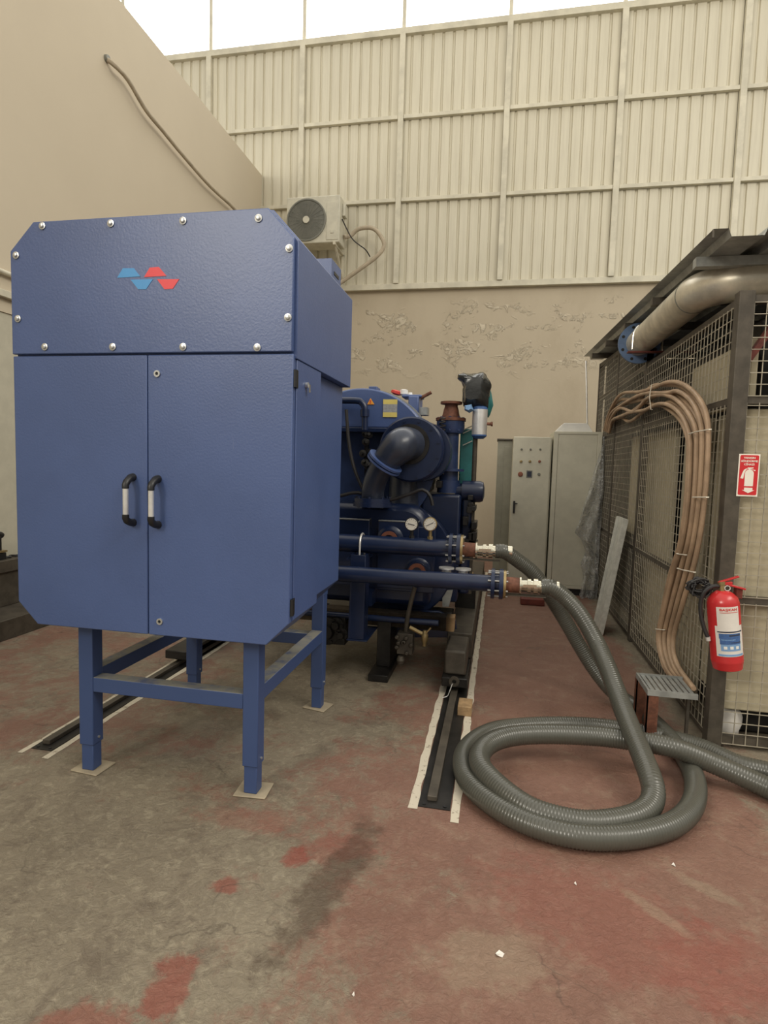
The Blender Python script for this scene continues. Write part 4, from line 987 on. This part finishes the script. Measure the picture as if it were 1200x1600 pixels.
m.prism([(c_-.020, sz0+.047), (c_+.020, sz0+.047), (c_+.020, sz0+.034), (c_+.030, sz0+.034), (c_, sz0+.018), (c_-.030, sz0+.034), (c_-.020, sz0+.034)], 'y', ys-.0014, ys-.0006)
m.build('pictogram', M['sign_white'], sg, label='white extinguisher and arrow pictogram')
# cable bundle over the mesh, each cable its own object
OUT = [(944, 672), (953, 642), (970, 620), (1000, 612), (1020, 602), (1045, 600), (1066, 599), (1088, 617), (1103, 645), (1107, 685), (1103, 760), (1095, 830), (1084, 885), (1066, 945), (1052, 1000), (1058, 1038), (1084, 1076)]
INN = [(952, 676), (957, 660), (968, 656), (984, 655), (1005, 642), (1025, 637), (1045, 640), (1064, 658), (1075, 688), (1075, 722), (1072, 780), (1062, 850), (1046, 900), (1034, 960), (1028, 1000), (1040, 1046), (1070, 1074)]
words = ['outermost', 'second from the outside', 'third from the outside', 'fourth from the outside', 'fourth from the inside', 'third from the inside', 'second from the inside', 'innermost']
random.seed(21)
for k in range(8):
    tt = (k//2)/3.4+(k % 2)*.13; pts = []
    for i, (a, b) in enumerate(zip(OUT, INN)):
        u = min(1, max(0, tt+random.uniform(-.07, .07)*(1 if 1 < i < 6 else .35)))
        wv = 5*math.sin(i*2.1+k*1.9) if 1 < i < 6 else 0
        pts.append(onx(a[0]*(1-u)+b[0]*u, a[1]*(1-u)+b[1]*u+wv, XC-.045-.034*(1-k % 2)))
    m = MB().tube(smooth_path(pts, .04), .0145, 10)
    tag(m.build('power_cable', M['cable']), 'tan cable over the mesh enclosure, %s of the bundle' % words[k], 'cable', 'tan cables draped over the enclosure')
for (p0, p1) in (((1076, 678), (1108, 671)), ((1082, 777), (1104, 777)), ((1058, 888), (1084, 894)), ((1057, 865), (1070, 867)), ((1024, 983), (1036, 984)), ((1018, 601), (1017, 640))):
    a, b = onx(*p0, XC-.100), onx(*p1, XC-.100); m = MB().tube([a+Vector((.012, 0, 0)), a, a.lerp(b, .5)-Vector((.012, 0, 0)), b, b+Vector((.012, 0, 0))], .0035, 6)
    lb_ = {678: 'at the top bend of the cables', 777: 'halfway down the cables', 888: 'above the dark wire tangle', 865: 'at the left of the cables just above another tie', 983: 'low on the left of the cables', 601: 'round the cables on top'}[p0[1]]
    tag(m.build('cable_tie', M['tie']), 'pale cable tie '+lb_, 'cable tie', 'cable ties round the tan cables')
# small steel stool under the cable ends
sb = thing('steel_step', 'low grey steel grate on rust red legs under the cable ends', 'stand', (.98, 3.46, 0))
m = MB().box((.845, 3.33, .288), (1.10, 3.345, .318)).box((.845, 3.60, .288), (1.10, 3.615, .318)).box((.845, 3.345, .288), (.857, 3.60, .318))
for k in range(8): m.box((.868+k*.029, 3.345, .305), (.888+k*.029, 3.60, .311))
m.build('grate', M['galv'], sb)
for y_ in (3.335, 3.585): MB().box((.847, y_, 0), (.905, y_+.012, .287)).box((.847, y_, 0), (.853, y_+.05, .287)).build('leg', M['rust'], sb)
MB().box((1.085, 3.45, .0), (1.10, 3.47, .289)).build('leg', M['steel_frame'], sb)
# =================================================================== LEFT BENCH AND TOOLS
bn = thing('steel_plinth', 'low dark stepped steel platform against the left wall', 'platform', (-4.05, 3.9, 0))
MB().prism([(-3.87, 0), (-3.87, .165), (-4.13, .20), (-4.29, .20), (-4.29, 0)], 'y', 1.5, 6.0).build('lower_step', M['steel_frame'], bn, bevel=.004)
MB().prism([(-4.13, .201), (-4.13, .50), (-4.10, .50), (-4.10, .60), (-4.29, .60), (-4.29, .201)], 'y', 1.5, 6.0).build('upper_step', M['steel_frame'], bn, bevel=.004)
p = onx(4, 858, -4.2)
dl = thing('power_tool', 'black power tool with brass parts standing on the dark platform at the left edge', 'tool', (-4.2, p.y, .60))
m = MB().box((-4.24, p.y-.12, .60), (-4.16, p.y-.0, .66)).box((-4.225, p.y-.10, .66), (-4.175, p.y-.03, .80)).tube(smooth_path([(-4.2, p.y-.16, .80), (-4.2, p.y-.05, .82), (-4.2, p.y-.005, .80)], .02), .028, 12)
m.build('housing', M['black'], dl, bevel=.006)
MB().box((-4.25, p.y-.11, .665), (-4.15, p.y-.0, .68)).build('brass_plate', M['brass'], dl)
tag(MB().tube(smooth_path([(-4.2, p.y+.0, .615), (-4.17, p.y+.05, .612), (-4.22, p.y+.10, .612), (-4.16, p.y+.14, .612), (-4.2, p.y+.25, .612)], .02), .010, 8).build('lead', M['rubber']), 'black lead trailing from the power tool over the dark platform', 'lead')
# =================================================================== LITTER
def scrap(px, py, s, lab):
    p = onz(px, py, 0); m = MB(); k = 5
    vs = [(p.x+s*math.cos(2*PI*i/k+s*30)*random.uniform(.6, 1.2), p.y+s*math.sin(2*PI*i/k+s*30)*random.uniform(.6, 1.2), .001+(.006 if i % 2 else 0)) for i in range(k)]
    vs += [(v[0], v[1], v[2]+.0012) for v in vs]
    m.add(vs, [tuple(range(k)), tuple(range(2*k-1, k-1, -1))]+[(i, (i+1) % k, k+(i+1) % k, k+i) for i in range(k)])
    tag(m.build('paper_scrap', M['paper']), lab, 'scrap', 'scraps on the floor')
scrap(781, 1493, .016, 'torn white scrap lying on the bare floor in the foreground')
scrap(1053, 1353, .009, 'small pale chip on the floor right of the hose coil')
scrap(899, 1382, .006, 'tiny pale chip on the floor just in front of the hose coil')
scrap(552, 1556, .006, 'tiny pale chip on the floor at the very front')
for o in list(bpy.data.objects):
    if o.get('kind') == 'structure' and 'label' in o: pass
